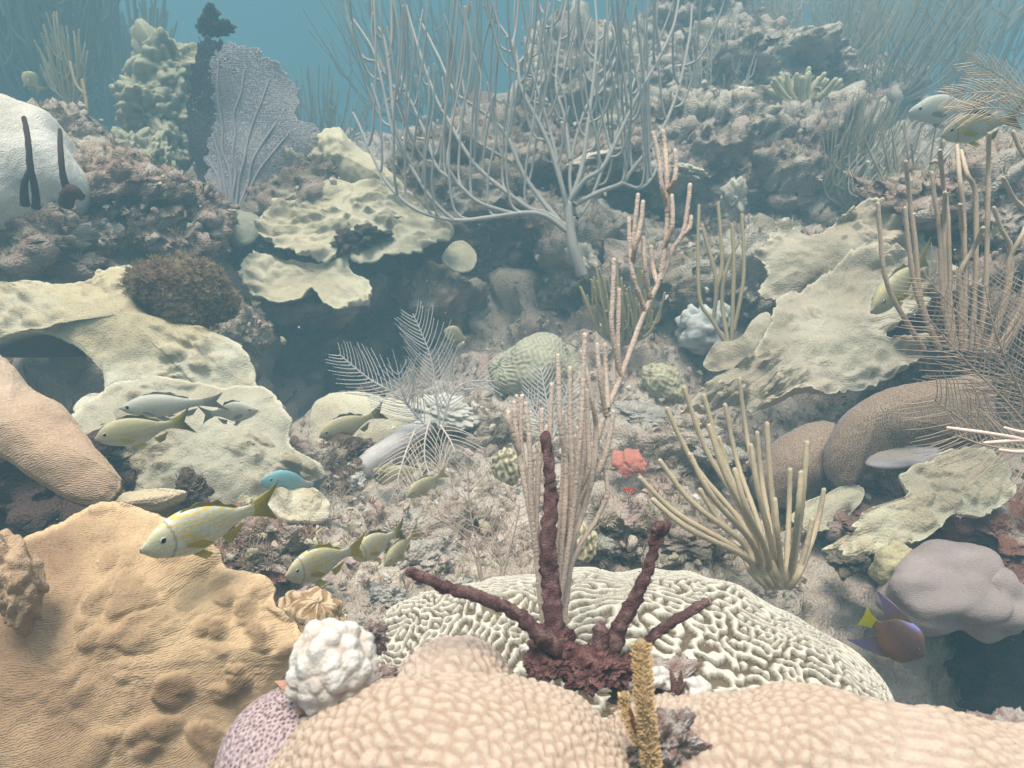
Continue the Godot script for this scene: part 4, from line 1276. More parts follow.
func build_corals_right() -> void:
	var base := {"a": C(0.44, 0.40, 0.325), "b": C(0.33, 0.285, 0.22), "tip": C(0.50, 0.42, 0.33), "edge": C(0.60, 0.54, 0.43), "under": C(0.09, 0.075, 0.06), "gate": 0.7, "knob": 0.042, "kfreq": 15.0, "amp": 0.03, "thick": 0.007, "lip": 0.01, "rings": 64, "sub": 14}
	var t := thing("plate_coral", "large beige plate coral with lumpy bumps, right of the tall sea rod", "coral", P(830, 340, 2.1))
	var o := base.duplicate()
	o.merge({"mid": Vector2(825, 335), "deep": 0.16, "dome": 0.03, "wavy": 0.07}, true)
	part("plate", plate([Vector2(690, 405), Vector2(700, 388), Vector2(722, 372), Vector2(748, 362), Vector2(768, 325), Vector2(778, 298), Vector2(804, 288), Vector2(832, 266), Vector2(862, 252), Vector2(908, 264), Vector2(930, 300), Vector2(905, 318), Vector2(888, 342), Vector2(922, 345), Vector2(915, 360), Vector2(870, 386), Vector2(825, 398), Vector2(790, 396), Vector2(745, 412), Vector2(712, 410)], P(810, 350, 1.72), Vector3(-0.12, 0.72, 0.68), o), M.plate, t)
	o = base.duplicate()
	o.merge({"mid": Vector2(835, 262), "deep": 0.16, "dome": 0.03, "knob": 0.04, "kfreq": 17.0, "wavy": 0.07}, true)
	part("plate", plate([Vector2(756, 290), Vector2(768, 270), Vector2(758, 255), Vector2(772, 236), Vector2(784, 221), Vector2(796, 236), Vector2(818, 236), Vector2(845, 214), Vector2(868, 203), Vector2(888, 206), Vector2(915, 235), Vector2(955, 265), Vector2(950, 288), Vector2(910, 310), Vector2(870, 300), Vector2(840, 310), Vector2(808, 292), Vector2(785, 298)], P(840, 265, 1.86), Vector3(-0.1, 0.66, 0.74), o), M.plate, t)
	o = base.duplicate()
	o.merge({"deep": 0.06, "dome": 0.02, "knob": 0.0}, true)
	part("lobe", plate([Vector2(703, 363), Vector2(716, 345), Vector2(742, 338), Vector2(760, 312), Vector2(772, 318), Vector2(768, 345), Vector2(742, 366), Vector2(720, 372)], P(740, 345, 1.8), Vector3(-0.3, 0.7, 0.7), o), M.plate, t)
	# arched coral with lilac rim
	t = thing("lobe_coral", "brown arched lobe coral with a lilac rim under the beige plate", "coral", P(890, 450, 1.6))
	var lb := {"a": C(0.34, 0.265, 0.20), "b": C(0.28, 0.21, 0.155), "edge": C(0.40, 0.345, 0.36), "under": C(0.1, 0.07, 0.06), "amp": 0.012, "dome": 0.06, "thick": 0.03, "deep": 0.06, "rings": 30, "sub": 12}
	o = lb.duplicate()
	o.merge({"mid": Vector2(870, 420)}, true)
	part("lobe", plate([Vector2(828, 472), Vector2(830, 440), Vector2(848, 412), Vector2(885, 390), Vector2(930, 380), Vector2(985, 376), Vector2(1000, 400), Vector2(990, 436), Vector2(945, 452), Vector2(900, 458), Vector2(866, 474), Vector2(848, 488)], P(880, 430, 1.52), Vector3(-0.2, 0.5, 0.85), o), M.dotted, t)
	part("lobe", lump(P(905, 452, 1.5), Vector3(0.085, 0.022, 0.05), Basis.from_euler(Vector3(0.2, 0, 0.12)), {"res": 60, "amp": 0.3, "freq": 1.3, "a": C(0.46, 0.42, 0.47), "b": C(0.36, 0.31, 0.28), "cfreq": 1.2}), M.coral_fine, t)
	o = lb.duplicate()
	part("lobe", plate([Vector2(752, 480), Vector2(775, 442), Vector2(812, 422), Vector2(838, 425), Vector2(834, 460), Vector2(832, 492), Vector2(805, 505), Vector2(770, 505)], P(800, 465, 1.62), Vector3(-0.1, 0.5, 0.85), o), M.dotted, t)
	t = thing("plate_coral", "ruffled cream plate coral low on the right above the lilac lobe", "coral", P(940, 520, 1.45))
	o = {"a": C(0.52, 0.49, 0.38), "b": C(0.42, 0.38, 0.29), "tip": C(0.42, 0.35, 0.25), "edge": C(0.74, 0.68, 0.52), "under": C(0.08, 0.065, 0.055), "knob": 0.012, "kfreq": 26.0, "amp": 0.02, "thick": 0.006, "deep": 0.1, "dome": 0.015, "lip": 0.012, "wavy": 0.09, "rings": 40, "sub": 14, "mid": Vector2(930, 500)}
	part("plate", plate([Vector2(824, 549), Vector2(848, 536), Vector2(866, 514), Vector2(900, 500), Vector2(897, 480), Vector2(930, 462), Vector2(962, 452), Vector2(1000, 470), Vector2(1014, 490), Vector2(1005, 505), Vector2(980, 518), Vector2(948, 520), Vector2(932, 535), Vector2(890, 551), Vector2(852, 557)], P(920, 510, 1.25), Vector3(-0.1, 0.8, 0.58), o), M.plate, t)
	o = o.duplicate()
	o.merge({"mid": Vector2(845, 500)}, true)
	part("plate", plate([Vector2(790, 520), Vector2(812, 500), Vector2(845, 488), Vector2(862, 495), Vector2(850, 515), Vector2(815, 535)], P(825, 510, 1.5), Vector3(-0.1, 0.8, 0.58), o), M.plate, t)
	t = thing("boulder_coral", "lilac grey lobed boulder coral overhanging the dark hollow at lower right", "coral", P(950, 600, 1.2))
	var s := 1.12 / FOCAL
	part("head", lump(P(945, 586, 1.12), Vector3(60 * s, 40 * s, 50 * s), Basis.from_euler(Vector3(0.1, 0.2, 0.12)), {"res": 80, "amp": 0.34, "freq": 1.6, "fine": 0.006, "knob": 0.03, "kfreq": 3.0, "a": C(0.29, 0.24, 0.225), "b": C(0.36, 0.30, 0.305), "tip": C(0.3, 0.25, 0.25), "cfreq": 1.2}), M.coral_fine, t)
	part("lobe", lump(P(990, 602, 1.1), Vector3(34 * s, 36 * s, 36 * s), Basis.from_euler(Vector3(0.1, 0.2, 0.5)), {"res": 60, "amp": 0.34, "freq": 1.6, "fine": 0.006, "knob": 0.03, "kfreq": 3.0, "a": C(0.29, 0.24, 0.225), "b": C(0.36, 0.30, 0.305), "tip": C(0.3, 0.25, 0.25), "cfreq": 1.2}), M.coral_fine, t)
	t = thing("boulder_coral", "small green tan coral knob left of the lilac lobed coral", "coral", P(893, 590, 1.2))
	part("head", lump(P(894, 566, 1.16), Vector3(20 * s, 24 * s, 20 * s), Basis.IDENTITY, {"res": 60, "amp": 0.4, "freq": 1.5, "knob": 0.08, "kfreq": 6.0, "a": C(0.36, 0.32, 0.2), "tip": C(0.5, 0.45, 0.3)}), M.coral_fine, t)


# a dome over an ellipse, unrolled from its top; kind "polyp" (packed round cups) or "maze" (winding ridges)
func dome(at: Vector3, ex: Vector3, up: Vector3, r: Vector3, nu: int, nv: int, reach: float, sq: float, kind: String, o: Dictionary) -> MB:
	var mb := MB.new()
	ex = ex.normalized()
	var ez := ex.cross(up).normalized()
	up = ez.cross(ex).normalized()
	var cell := noise(FastNoiseLite.TYPE_CELLULAR, 1.0, 61, 1)
	cell.cellular_return_type = FastNoiseLite.RETURN_DISTANCE2_SUB
	cell.cellular_jitter = 0.8
	var ca: Color = o.a
	var cb: Color = o.b
	var cc: Color = o.get("c", cb)
	var size: float = o.size
	var bump: float = o.bump
	var amp: float = o.get("amp", 0.03)
	var warp: float = o.get("warp", 0.0)
	for i in nu:
		for j in nv:
			var u := (float(i) / (nu - 1) * 2.0 - 1.0)
			var w := (float(j) / (nv - 1) * 2.0 - 1.0)
			var rho := sqrt(u * u + w * w)
			var ph := rho * reach
			var q := Vector2(u, w) / maxf(rho, 1e-5) * sin(ph)
			var d := Vector3(q.x, cos(ph), q.y)
			var ds := Vector3(signf(d.x) * pow(absf(d.x), sq), signf(d.y) * pow(absf(d.y), sq), signf(d.z) * pow(absf(d.z), sq))
			var p := at + ex * ds.x * r.x + up * ds.y * r.y + ez * ds.z * r.z
			var n := (ex * d.x / r.x + up * d.y / r.y + ez * d.z / r.z).normalized()
			p += n * amp * r.y * ns.get_noise_3dv(p * 200.0) * 2.0
			var s := Vector2(u * r.x, w * r.z) * reach
			s += Vector2(nz.get_noise_3dv(p * 150.0), nz.get_noise_3dv(p * 150.0 + Vector3(40, 0, 0))) * warp
			var h := 0.0
			var col := ca
			if kind == "polyp":
				var f := cell.get_noise_2dv(s / size) + 1.0
				var g := 1.0 - clampf(f * 1.05, 0.0, 1.0)
				var k := sqrt(maxf(0.0, 1.0 - g * g))
				h = bump * k * (0.8 + 0.4 * nf.get_noise_3dv(p * 400.0))
				col = cb.lerp(ca, smoothstep(0.3, 0.95, k))
				col = col.lerp(cc, clampf(0.3 + 1.6 * nz.get_noise_3dv(p * 160.0 + Vector3(8, 8, 8)), 0, 1) * 0.6)
			else:
				var m := maze_at(s.x / size, s.y / size)
				var k := smoothstep(-0.6, 0.5, m)
				h = bump * (k - 0.5) + bump * 0.05 * nf.get_noise_3dv(p * 1500.0)
				col = cb.lerp(ca, smoothstep(0.42, 0.8, k))
				col = col.lerp(cc, clampf(0.2 + 1.8 * nz.get_noise_3dv(p * 90.0), 0, 1) * (1.0 - k))
			mb.add(p + n * h, col, s)
	mb.rows(0, nu, nv, false, false)
	return mb


func build_foreground() -> void:
	var peach := {"a": C(0.50, 0.405, 0.335), "b": C(0.37, 0.265, 0.21), "c": C(0.53, 0.43, 0.39), "size": 0.0088, "bump": 0.0046, "amp": 0.05}
	tag(obj("star_coral", dome(P(442, 862, 0.46), Vector3(1, 0.0, 0.05), Vector3(0, 0.9, 0.42), Vector3(0.128, 0.082, 0.11), 330, 280, 1.75, 0.85, "polyp", peach), M.knobby), "rounded peach star coral with packed knobbly polyps at the bottom centre, nearest the camera", "coral")
	var p2 := peach.duplicate()
	p2.merge({"a": C(0.49, 0.405, 0.345), "size": 0.0080}, true)
	tag(obj("star_coral", dome(P(452, 704, 0.57), Vector3(1, -0.05, 0.05), Vector3(0, 0.9, 0.35), Vector3(0.047, 0.050, 0.045), 110, 110, 1.8, 0.9, "polyp", p2), M.knobby), "small peach knobbly coral head peeping up behind the front star coral", "coral")
	p2.merge({"a": C(0.50, 0.405, 0.335), "size": 0.0092}, true)
	tag(obj("star_coral", dome(P(886, 868, 0.5), Vector3(1, -0.12, 0.05), Vector3(0.05, 0.9, 0.42), Vector3(0.215, 0.088, 0.10), 400, 240, 1.75, 0.72, "polyp", p2), M.knobby), "long low peach star coral at the bottom right corner", "coral")
	var t := thing("dotted_coral", "lilac lobe coral with dark dots at the bottom, left of the front star coral", "coral", P(300, 800, 0.52))
	part("lobe", lump(P(318, 776, 0.53), Vector3(0.07, 0.068, 0.07), Basis.from_euler(Vector3(0, 0, 0.5)), {"res": 80, "amp": 0.12, "freq": 1.0, "a": C(0.46, 0.37, 0.38), "b": C(0.42, 0.33, 0.34), "cfreq": 1.0}), M.dotted, t)
	t = thing("knobbly_coral", "bright white knobbly coral lump on the lilac lobe at the lower left", "coral", P(335, 700, 0.52))
	part("head", lump(P(334, 668, 0.50), Vector3(0.0265, 0.0305, 0.0265), Basis.from_euler(Vector3(0.3, 0.2, -0.15)), {"res": 110, "amp": 0.12, "freq": 1.0, "knob": 0.24, "kfreq": 2.3, "a": C(0.50, 0.41, 0.36), "tip": C(0.68, 0.655, 0.64)}), M.knobby, t)
	part("foot", lump(P(322, 694, 0.515), Vector3(0.026, 0.008, 0.02), Basis.from_euler(Vector3(0, 0, -0.6)), {"res": 40, "craggy": true, "amp": 0.7, "freq": 2.0, "fine": 0.1, "a": C(0.5, 0.28, 0.2), "b": C(0.62, 0.5, 0.42)}), M.plate, t)
	# brain coral
	tag(obj("brain_coral", dome(P(614, 752, 0.80), Vector3(1, -0.035, 0.02), Vector3(0, 0.93, 0.36), Vector3(0.322, 0.115, 0.21), 500, 350, 1.62, 0.86, "maze", {"a": C(0.60, 0.565, 0.50), "b": C(0.14, 0.105, 0.07), "c": C(0.20, 0.165, 0.12), "size": 0.00145, "bump": 0.0066, "amp": 0.05, "warp": 0.03}), M.knobby), "large domed brain coral with winding cream ridges in the foreground", "coral")
	# red brown dead margin between brain coral and star corals
	for q in [[372, 640, 13, 17, 0.6, "dark red brown sponge crust between white knobbly coral and brain coral"], [372, 682, 22, 12, 0.55, "red brown crust under the white knobbly coral"], [664, 744, 30, 30, 0.47, "red brown and white crust between the two peach star corals"], [660, 690, 42, 20, 0.57, "pinkish crust behind the golden plume"], [1010, 738, 40, 8, 0.56, "thin red brown crust on the back rim of the long star coral"]]:
		var s: float = q[4] / FOCAL
		tag(obj("crust", lump(P(q[0], q[1], q[4]), Vector3(q[2] * s, q[3] * s, q[2] * s * 0.7), Basis.from_euler(Vector3(0.2, 0.3, -0.1)), {"res": 70, "craggy": true, "amp": 0.9, "freq": 2.2, "fine": 0.2, "a": C(0.42, 0.27, 0.24), "b": C(0.68, 0.6, 0.58), "cfreq": 5.0}), M.sponge), q[5], "sponge")
	# maroon rope sponge
	t = thing("rope_sponge", "dark maroon branching rope sponge standing between brain coral and front star coral", "sponge", P(595, 680, 0.56))
	var ma := C(0.13, 0.055, 0.06)
	var mb_ := C(0.20, 0.10, 0.105)
	var rope := func(list: Array, r0: float, r1: float, called: String) -> void:
		var mb := MB.new()
		mb.tube(curve(px(list), 12), r0, r1, 18, ma, mb_, 0.5, nf)
		for i in mb.v.size():
			mb.c[i] = mb.c[i].lerp(C(0.36, 0.22, 0.21), clampf(nf.get_noise_3dv(mb.v[i] * 700.0) * 1.6 + 0.1, 0, 0.75))
			mb.v[i] += Vector3(nf.get_noise_3dv(mb.v[i] * 1400.0), nf.get_noise_3dv(mb.v[i] * 1400.0 + Vector3(9, 0, 0)), 0) * 0.0016
		part(called, mb, M.sponge, t)
	rope.call([V(572, 665, 0.57), V(560, 652, 0.56), V(535, 630, 0.55), V(515, 612, 0.55), V(475, 596, 0.54), V(440, 585, 0.53), V(411, 572, 0.52)], 0.0068, 0.0036, "branch")
	rope.call([V(560, 672, 0.58), V(556, 640, 0.58), V(551, 590, 0.59), V(548, 545, 0.59), V(551, 500, 0.6), V(549, 470, 0.6), V(546, 436, 0.6)], 0.0086, 0.0040, "branch")
	rope.call([V(600, 675, 0.57), V(612, 650, 0.57), V(622, 622, 0.57), V(637, 595, 0.57), V(648, 570, 0.57), V(655, 545, 0.57), V(667, 524, 0.57)], 0.0074, 0.0035, "branch")
	rope.call([V(653, 545, 0.57), V(656, 535, 0.568), V(659, 526, 0.565)], 0.004, 0.004, "branch")
	rope.call([V(640, 652, 0.59), V(652, 637, 0.6), V(668, 625, 0.61), V(685, 615, 0.62), V(705, 602, 0.63)], 0.0045, 0.0040, "branch")
	rope.call([V(596, 668, 0.57), V(599, 650, 0.565), V(601, 628, 0.565)], 0.0065, 0.0052, "branch")
	for q in [[555, 655, 24, 20, 0.57], [592, 668, 30, 16, 0.56], [620, 672, 20, 14, 0.57], [548, 664, 22, 10, 0.56]]:
		var s: float = q[4] / FOCAL
		part("base", lump(P(q[0], q[1], q[4]), Vector3(q[2], q[3], q[2] * 0.8) * s, Basis.from_euler(Vector3(0.1, 0.4, 0.1)), {"res": 60, "craggy": true, "amp": 0.7, "freq": 2.0, "fine": 0.2, "a": ma, "b": C(0.34, 0.17, 0.16), "cfreq": 3.0}), M.sponge, t)
	# golden plume: a fuzzy upright branch
	t = thing("golden_plume", "golden brown fuzzy upright branch between the two peach star corals", "gorgonian", P(648, 760, 0.44))
	var gold := C(0.40, 0.285, 0.17)
	for q in [[[V(652, 770, 0.44), V(648, 735, 0.44), V(644, 700, 0.44), V(643, 672, 0.445), V(641, 645, 0.45)], 0.0042], [[V(640, 745, 0.45), V(630, 725, 0.455), V(625, 708, 0.46), V(624, 695, 0.46)], 0.0025]]:
		var line := curve(px(q[0]), 10)
		var rr: float = q[1]
		var mb := MB.new()
		mb.tube(line, rr, rr, 10, gold * 0.7, gold * 0.8, 0.2, nf)
		var br := part("branch", mb, M.rod, t)
		var fz := MB.new()
		for i in line.size() - 1:
			var d := (line[i + 1] - line[i]).normalized()
			for k in (26 if rr > 0.003 else 16):
				var a := rng.randf() * TAU
				var side := (cam_r * cos(a) + cam_f * sin(a))
				side = (side - d * side.dot(d)).normalized()
				var p := line[i].lerp(line[i + 1], rng.randf()) + side * rr * 0.8
				var ln := rr * rng.randf_range(0.5, 0.95)
				fz.tube(PackedVector3Array([p, p + (side + d * 0.5).normalized() * ln]), 0.00055, 0.0004, 4, gold, C(0.6, 0.42, 0.22))
		part("polyps", fz, M.twig, t).set_meta("kind", "stuff")
	rod(t, px([V(655, 765, 0.45), V(640, 735, 0.45), V(632, 718, 0.455), V(627, 705, 0.46)]), 0.003, 0.0015, C(0.2, 0.07, 0.05), C(0.25, 0.1, 0.06), M.sponge, 8, "stalk")
	# shell chips
	for q in [[657, 678, 14, 11, 0.55, "white bleached chip left of the brown shell spikes"], [697, 688, 16, 9, 0.54, "white bleached chip right of the brown shell spikes"], [536, 655, 14, 9, 0.6, "white chip at the left foot of the maroon sponge"], [382, 690, 8, 6, 0.53, "pale pebble between lilac lobe and star coral"]]:
		var s: float = q[4] / FOCAL
		tag(obj("coral_chip", lump(P(q[0], q[1], q[4]), Vector3(q[2] * s, q[3] * s, q[2] * s * 0.8), Basis.from_euler(Vector3(0.3, 0.3, -0.5)), {"res": 40, "amp": 0.6, "freq": 1.6, "fine": 0.05, "a": C(0.62, 0.59, 0.58)}), M.knobby), q[5], "coral")
	t = thing("shell", "small brown spiked shell between the white chips and the brain coral", "shell", P(680, 692, 0.53))
	for q in [[V(676, 690, 0.53), V(670, 669, 0.53)], [V(680, 690, 0.53), V(681, 671, 0.525)], [V(677, 692, 0.53), V(686, 682, 0.525)]]:
		rod(t, PackedVector3Array([PV(q[0]), PV((q[0] + q[1]) * 0.5), PV(q[1])]), 0.0036, 0.0006, C(0.16, 0.09, 0.09), C(0.34, 0.2, 0.16), M.sponge, 8, "spike")


# ---------------------------------------------------------------- gorgonians
func build_gorgonians() -> void:
	# tall pinkish tan sea rod
	var t := thing("sea_rod", "tall pinkish tan sea rod rising behind the maroon sponge to the right", "gorgonian", P(556, 655, 0.64))
	var ca := C(0.50, 0.395, 0.34)
	var cb := C(0.60, 0.48, 0.42)
	var rods := [
		[V(560, 650, 0.64), V(570, 560, 0.66), V(580, 509, 0.67), V(600, 429, 0.68), V(620, 379, 0.69), V(643, 316, 0.70), V(657, 286, 0.70), V(664, 262, 0.70)],
		[V(661, 272, 0.70), V(666, 240, 0.70), V(667, 209, 0.70), V(662, 187, 0.69), V(658, 155, 0.69), V(653, 133, 0.69)],
		[V(667, 212, 0.70), V(667, 177, 0.70), V(665, 148, 0.71), V(663, 131, 0.71)], [V(667, 192, 0.70), V(674, 181, 0.69), V(676, 165, 0.69), V(675, 151, 0.69)],
		[V(660, 280, 0.70), V(672, 251, 0.71), V(683, 233, 0.71), V(688, 205, 0.71), V(690, 185, 0.71)], [V(682, 236, 0.71), V(689, 228, 0.71), V(691, 217, 0.71)], [V(664, 248, 0.7), V(672, 226, 0.69), V(672, 196, 0.69)],
		[V(645, 310, 0.70), V(634, 280, 0.69), V(630, 251, 0.69), V(629, 219, 0.69)], [V(632, 262, 0.69), V(636, 244, 0.68), V(641, 222, 0.68), V(643, 202, 0.68)], [V(633, 246, 0.69), V(635, 225, 0.69), V(638, 195, 0.69)], [V(650, 298, 0.7), V(645, 268, 0.69), V(643, 238, 0.69)], [V(658, 284, 0.7), V(653, 268, 0.71), V(651, 247, 0.71)],
		[V(621, 377, 0.69), V(612, 330, 0.68), V(613, 290, 0.68), V(614, 260, 0.68)], [V(618, 382, 0.69), V(618, 335, 0.69), V(619, 290, 0.69)], [V(606, 415, 0.68), V(600, 380, 0.67), V(597, 345, 0.67)], [V(608, 408, 0.68), V(606, 370, 0.69), V(605, 345, 0.69)],
		[V(548, 655, 0.62), V(540, 590, 0.62), V(535, 540, 0.62), V(524, 480, 0.62), V(517, 440, 0.62), V(514, 403, 0.62)], [V(538, 565, 0.62), V(532, 510, 0.615), V(530, 450, 0.61), V(526, 404, 0.61)], [V(535, 540, 0.62), V(538, 480, 0.63), V(541, 440, 0.63), V(542, 410, 0.63)], [V(520, 455, 0.62), V(510, 425, 0.61), V(508, 412, 0.61)],
		[V(552, 640, 0.63), V(562, 540, 0.63), V(566, 470, 0.63), V(560, 420, 0.62), V(558, 356, 0.62)], [V(560, 600, 0.63), V(572, 520, 0.63), V(580, 440, 0.62), V(583, 380, 0.62), V(585, 335, 0.62)], [V(566, 560, 0.64), V(572, 480, 0.64), V(570, 420, 0.64), V(570, 368, 0.64)],
		[V(574, 500, 0.65), V(588, 470, 0.64), V(588, 430, 0.64), V(587, 391, 0.64)], [V(581, 505, 0.67), V(593, 470, 0.66), V(596, 430, 0.66), V(592, 400, 0.65), V(582, 352, 0.65)], [V(563, 540, 0.64), V(576, 500, 0.63), V(579, 460, 0.63), V(578, 428, 0.63)], [V(586, 490, 0.67), V(603, 462, 0.67), V(611, 430, 0.67), V(613, 412, 0.67)], [V(548, 610, 0.63), V(552, 540, 0.62), V(550, 480, 0.62), V(549, 452, 0.62)]]
	for k in rods.size():
		rod(t, px(rods[k]), 0.0036 if k == 0 else (0.0030 if k in [16, 20] else 0.0026), 0.0021, ca, cb, M.rod, 9, "branch", 14)
	for k in 9:
		var tx := lerpf(520.0, 606.0, k / 8.0) + rng.randf_range(-4, 4)
		var ty := rng.randf_range(375, 470)
		var d := rng.randf_range(0.62, 0.68)
		rod(t, px([V(555, 640, 0.64), V(lerpf(555, tx, 0.35), 560, lerpf(0.64, d, 0.5)), V(lerpf(555, tx, 0.8), lerpf(560, ty, 0.45), d), V(tx, lerpf(560, ty, 0.72), d), V(tx + rng.randf_range(-3, 3), ty, d)]), 0.0025, 0.0021, ca, cb, M.rod, 9, "branch", 12)
	# tan rods low on the right
	t = thing("sea_rod", "clump of tan sea rods right of the tall one, behind the brain coral", "gorgonian", P(785, 585, 1.15))
	ca = C(0.42, 0.335, 0.225)
	cb = C(0.52, 0.425, 0.30)
	for q in [[704, 396, 1.2, 0.55], [684, 388, 1.25, 0.5], [709, 426, 1.1, 0.5], [719, 438, 1.2, 0.55], [751, 446, 1.1, 0.6], [767, 424, 1.15, 0.75], [757, 433, 1.25, 0.7], [807, 443, 1.1, 0.85], [801, 473, 1.05, 0.85], [739, 379, 1.4, 0.6], [667, 409, 1.2, 0.45], [660, 461, 1.15, 0.4], [653, 500, 1.1, 0.35], [824, 490, 1.2, 0.85], [790, 470, 1.2, 0.8], [735, 470, 1.05, 0.55], [725, 405, 1.3, 0.6], [690, 455, 1.05, 0.45], [775, 500, 1.1, 0.7], [640, 478, 1.2, 0.4], [745, 500, 1.2, 0.6], [812, 520, 1.15, 0.85], [700, 490, 1.2, 0.45]]:
		var fx: float = q[3]
		var bx: float = 785.0 + (q[0] - 785.0) * 0.12
		var by := 588.0
		var mx: float = lerpf(bx, q[0], fx * 0.62)
		var my: float = lerpf(by, q[1], 0.36)
		rod(t, px([V(bx, by, 1.15), V(lerpf(bx, mx, 0.5), lerpf(by, my, 0.4), 1.14), V(mx, my, lerpf(1.15, q[2], 0.5)), V(lerpf(mx, q[0], 0.62), lerpf(my, q[1], 0.5), q[2]), V(q[0], q[1], q[2])]), 0.0052, 0.0040, ca, cb, M.rod, 9, "branch", 12)
	# thin rods on the mid right
	t = thing("sea_rod", "sparse olive sea rods in front of the pale blue sponge", "gorgonian", P(722, 345, 2.1))
	ca = C(0.36, 0.29, 0.18)
	for q in [[V(725, 342, 2.1), V(712, 320, 2.1), V(700, 300, 2.1), V(698, 250, 2.1), V(699, 206, 2.1)], [V(714, 318, 2.1), V(716, 280, 2.08), V(706, 240, 2.08), V(702, 225, 2.08)], [V(716, 290, 2.1), V(722, 262, 2.1), V(718, 203, 2.1)], [V(732, 342, 2.12), V(733, 300, 2.12), V(734, 262, 2.12), V(732, 225, 2.12)], [V(734, 330, 2.12), V(742, 290, 2.12), V(744, 262, 2.12), V(742, 215, 2.12)], [V(728, 342, 2.12), V(722, 300, 2.15), V(727, 268, 2.15), V(738, 243, 2.15)]]:
		rod(t, px(q), 0.0065, 0.0048, ca, ca * 1.2, M.rod)
	# right hand rods
	t = thing("sea_rod", "tall brown sea rods at the right edge above the plumes", "gorgonian", P(965, 345, 1.25))
	ca = C(0.42, 0.315, 0.24)
	cb = C(0.55, 0.44, 0.345)
	for q in [[906, 162, 915, 240], [940, 151, 948, 220], [957, 146, 964, 220], [961, 151, 976, 200], [989, 134, 988, 200], [1013, 132, 1035, 160], [932, 173, 940, 235], [945, 193, 944, 250], [878, 204, 884, 270], [905, 208, 912, 270], [994, 208, 1012, 236], [1003, 178, 1030, 210], [983, 228, 960, 270], [1030, 215, 1010, 260], [960, 205, 965, 255], [1045, 140, 1040, 220]]:
		var bx: float = 965.0 + (q[2] - 965.0) * 0.5
		rod(t, px([V(bx, 350, 1.25), V(lerpf(bx, q[2], 0.75), 300, 1.24), V(q[2], maxf(q[3], q[1] + 45.0), 1.23), V(lerpf(q[0], q[2], 0.4), lerpf(q[1], maxf(q[3], q[1] + 45.0), 0.45), 1.22), V(q[0], q[1], 1.22 + rng.randf_range(-0.05, 0.05))]), 0.0044, 0.0035, ca, cb, M.rod, 9, "branch", 12)
	# plumes at the right edge
	t = thing("sea_plume", "brown feathery sea plume spraying from the right edge", "gorgonian", P(1010, 420, 1.15))
	ca = C(0.38, 0.29, 0.235)
	for q in [[V(1040, 440, 1.15), V(1005, 400, 1.14), V(965, 360, 1.13), V(930, 320, 1.12)], [V(1040, 430, 1.15), V(1015, 380, 1.13), V(995, 330, 1.11), V(985, 285, 1.1)], [V(1040, 450, 1.15), V(1000, 440, 1.14), V(970, 425, 1.12), V(935, 400, 1.1)], [V(1045, 420, 1.18), V(1030, 370, 1.17), V(1030, 320, 1.16), V(1025, 280, 1.15)], [V(1050, 450, 1.1), V(1020, 450, 1.08), V(985, 445, 1.06), V(955, 435, 1.05)], [V(1040, 420, 1.2), V(1000, 360, 1.2), V(955, 310, 1.2), V(925, 275, 1.2)]]:
		frond(t, px(q), 0.085, 0.010, 0.0010, ca, M.twig, {"from": 0.05, "droop": 0.1, "lean": 0.8, "shape": 0.6})
	t = thing("sea_plume", "pinkish pale twigs poking in at the right edge below the plume", "gorgonian", P(1040, 440, 0.9))
	for q in [[V(1045, 445, 0.9), V(1005, 436, 0.9), V(948, 428, 0.9)], [V(1045, 440, 0.9), V(1012, 441, 0.9), V(985, 443, 0.9)], [V(1045, 450, 0.9), V(1020, 452, 0.9), V(1000, 450, 0.9)], [V(1045, 435, 0.9), V(1020, 432, 0.9), V(1005, 428, 0.9)]]:
		rod(t, px(q), 0.003, 0.002, C(0.6, 0.42, 0.38), C(0.72, 0.58, 0.52), M.twig)
	t = thing("sea_plume", "pale feathery sea plume at the right edge beside the top grunt", "gorgonian", P(1040, 110, 1.4))
	for q in [[V(1060, 140, 1.4), V(1030, 100, 1.4), V(1000, 75, 1.4), V(975, 62, 1.4)], [V(1060, 130, 1.4), V(1025, 100, 1.4), V(990, 92, 1.4), V(950, 96, 1.4)], [V(1060, 150, 1.4), V(1030, 118, 1.4), V(995, 108, 1.4), V(955, 112, 1.4)]]:
		frond(t, px(q), 0.06, 0.010, 0.0011, C(0.6, 0.47, 0.36), M.twig, {"from": 0.1, "lean": 1.6, "shape": 0.7})
	# white feather plumes in the centre
	t = thing("sea_plume", "white feathery sea plume with two spread fronds in the middle of the reef", "gorgonian", P(425, 420, 1.75))
	var wh := C(0.46, 0.45, 0.45)
	for q in [[V(440, 425, 1.75), V(436, 395, 1.73), V(430, 355, 1.72), V(413, 314, 1.7)], [V(425, 425, 1.75), V(400, 398, 1.73), V(368, 378, 1.72), V(340, 355, 1.7)], [V(442, 425, 1.75), V(452, 395, 1.74), V(468, 382, 1.73), V(492, 381, 1.72)], [V(430, 430, 1.75), V(412, 410, 1.73), V(403, 395, 1.7), V(398, 372, 1.68)]]:
		frond(t, px(q), 0.085, 0.0125, 0.0013, wh, M.twig, {"from": 0.12, "droop": -0.05, "lean": 0.9, "shape": 0.9})
	t = thing("sea_plume", "lower white feathery sea plume hanging below the pale plate", "gorgonian", P(420, 430, 1.65))
	for q in [[V(430, 420, 1.66), V(425, 440, 1.64), V(425, 460, 1.63), V(430, 475, 1.62)], [V(415, 430, 1.66), V(405, 455, 1.62), V(398, 480, 1.6), V(402, 492, 1.6)], [V(440, 425, 1.66), V(450, 440, 1.64), V(455, 452, 1.63)]]:
		frond(t, px(q), 0.07, 0.0125, 0.0012, C(0.54, 0.48, 0.42), M.twig, {"from": 0.05, "lean": 0.7, "shape": 0.5})
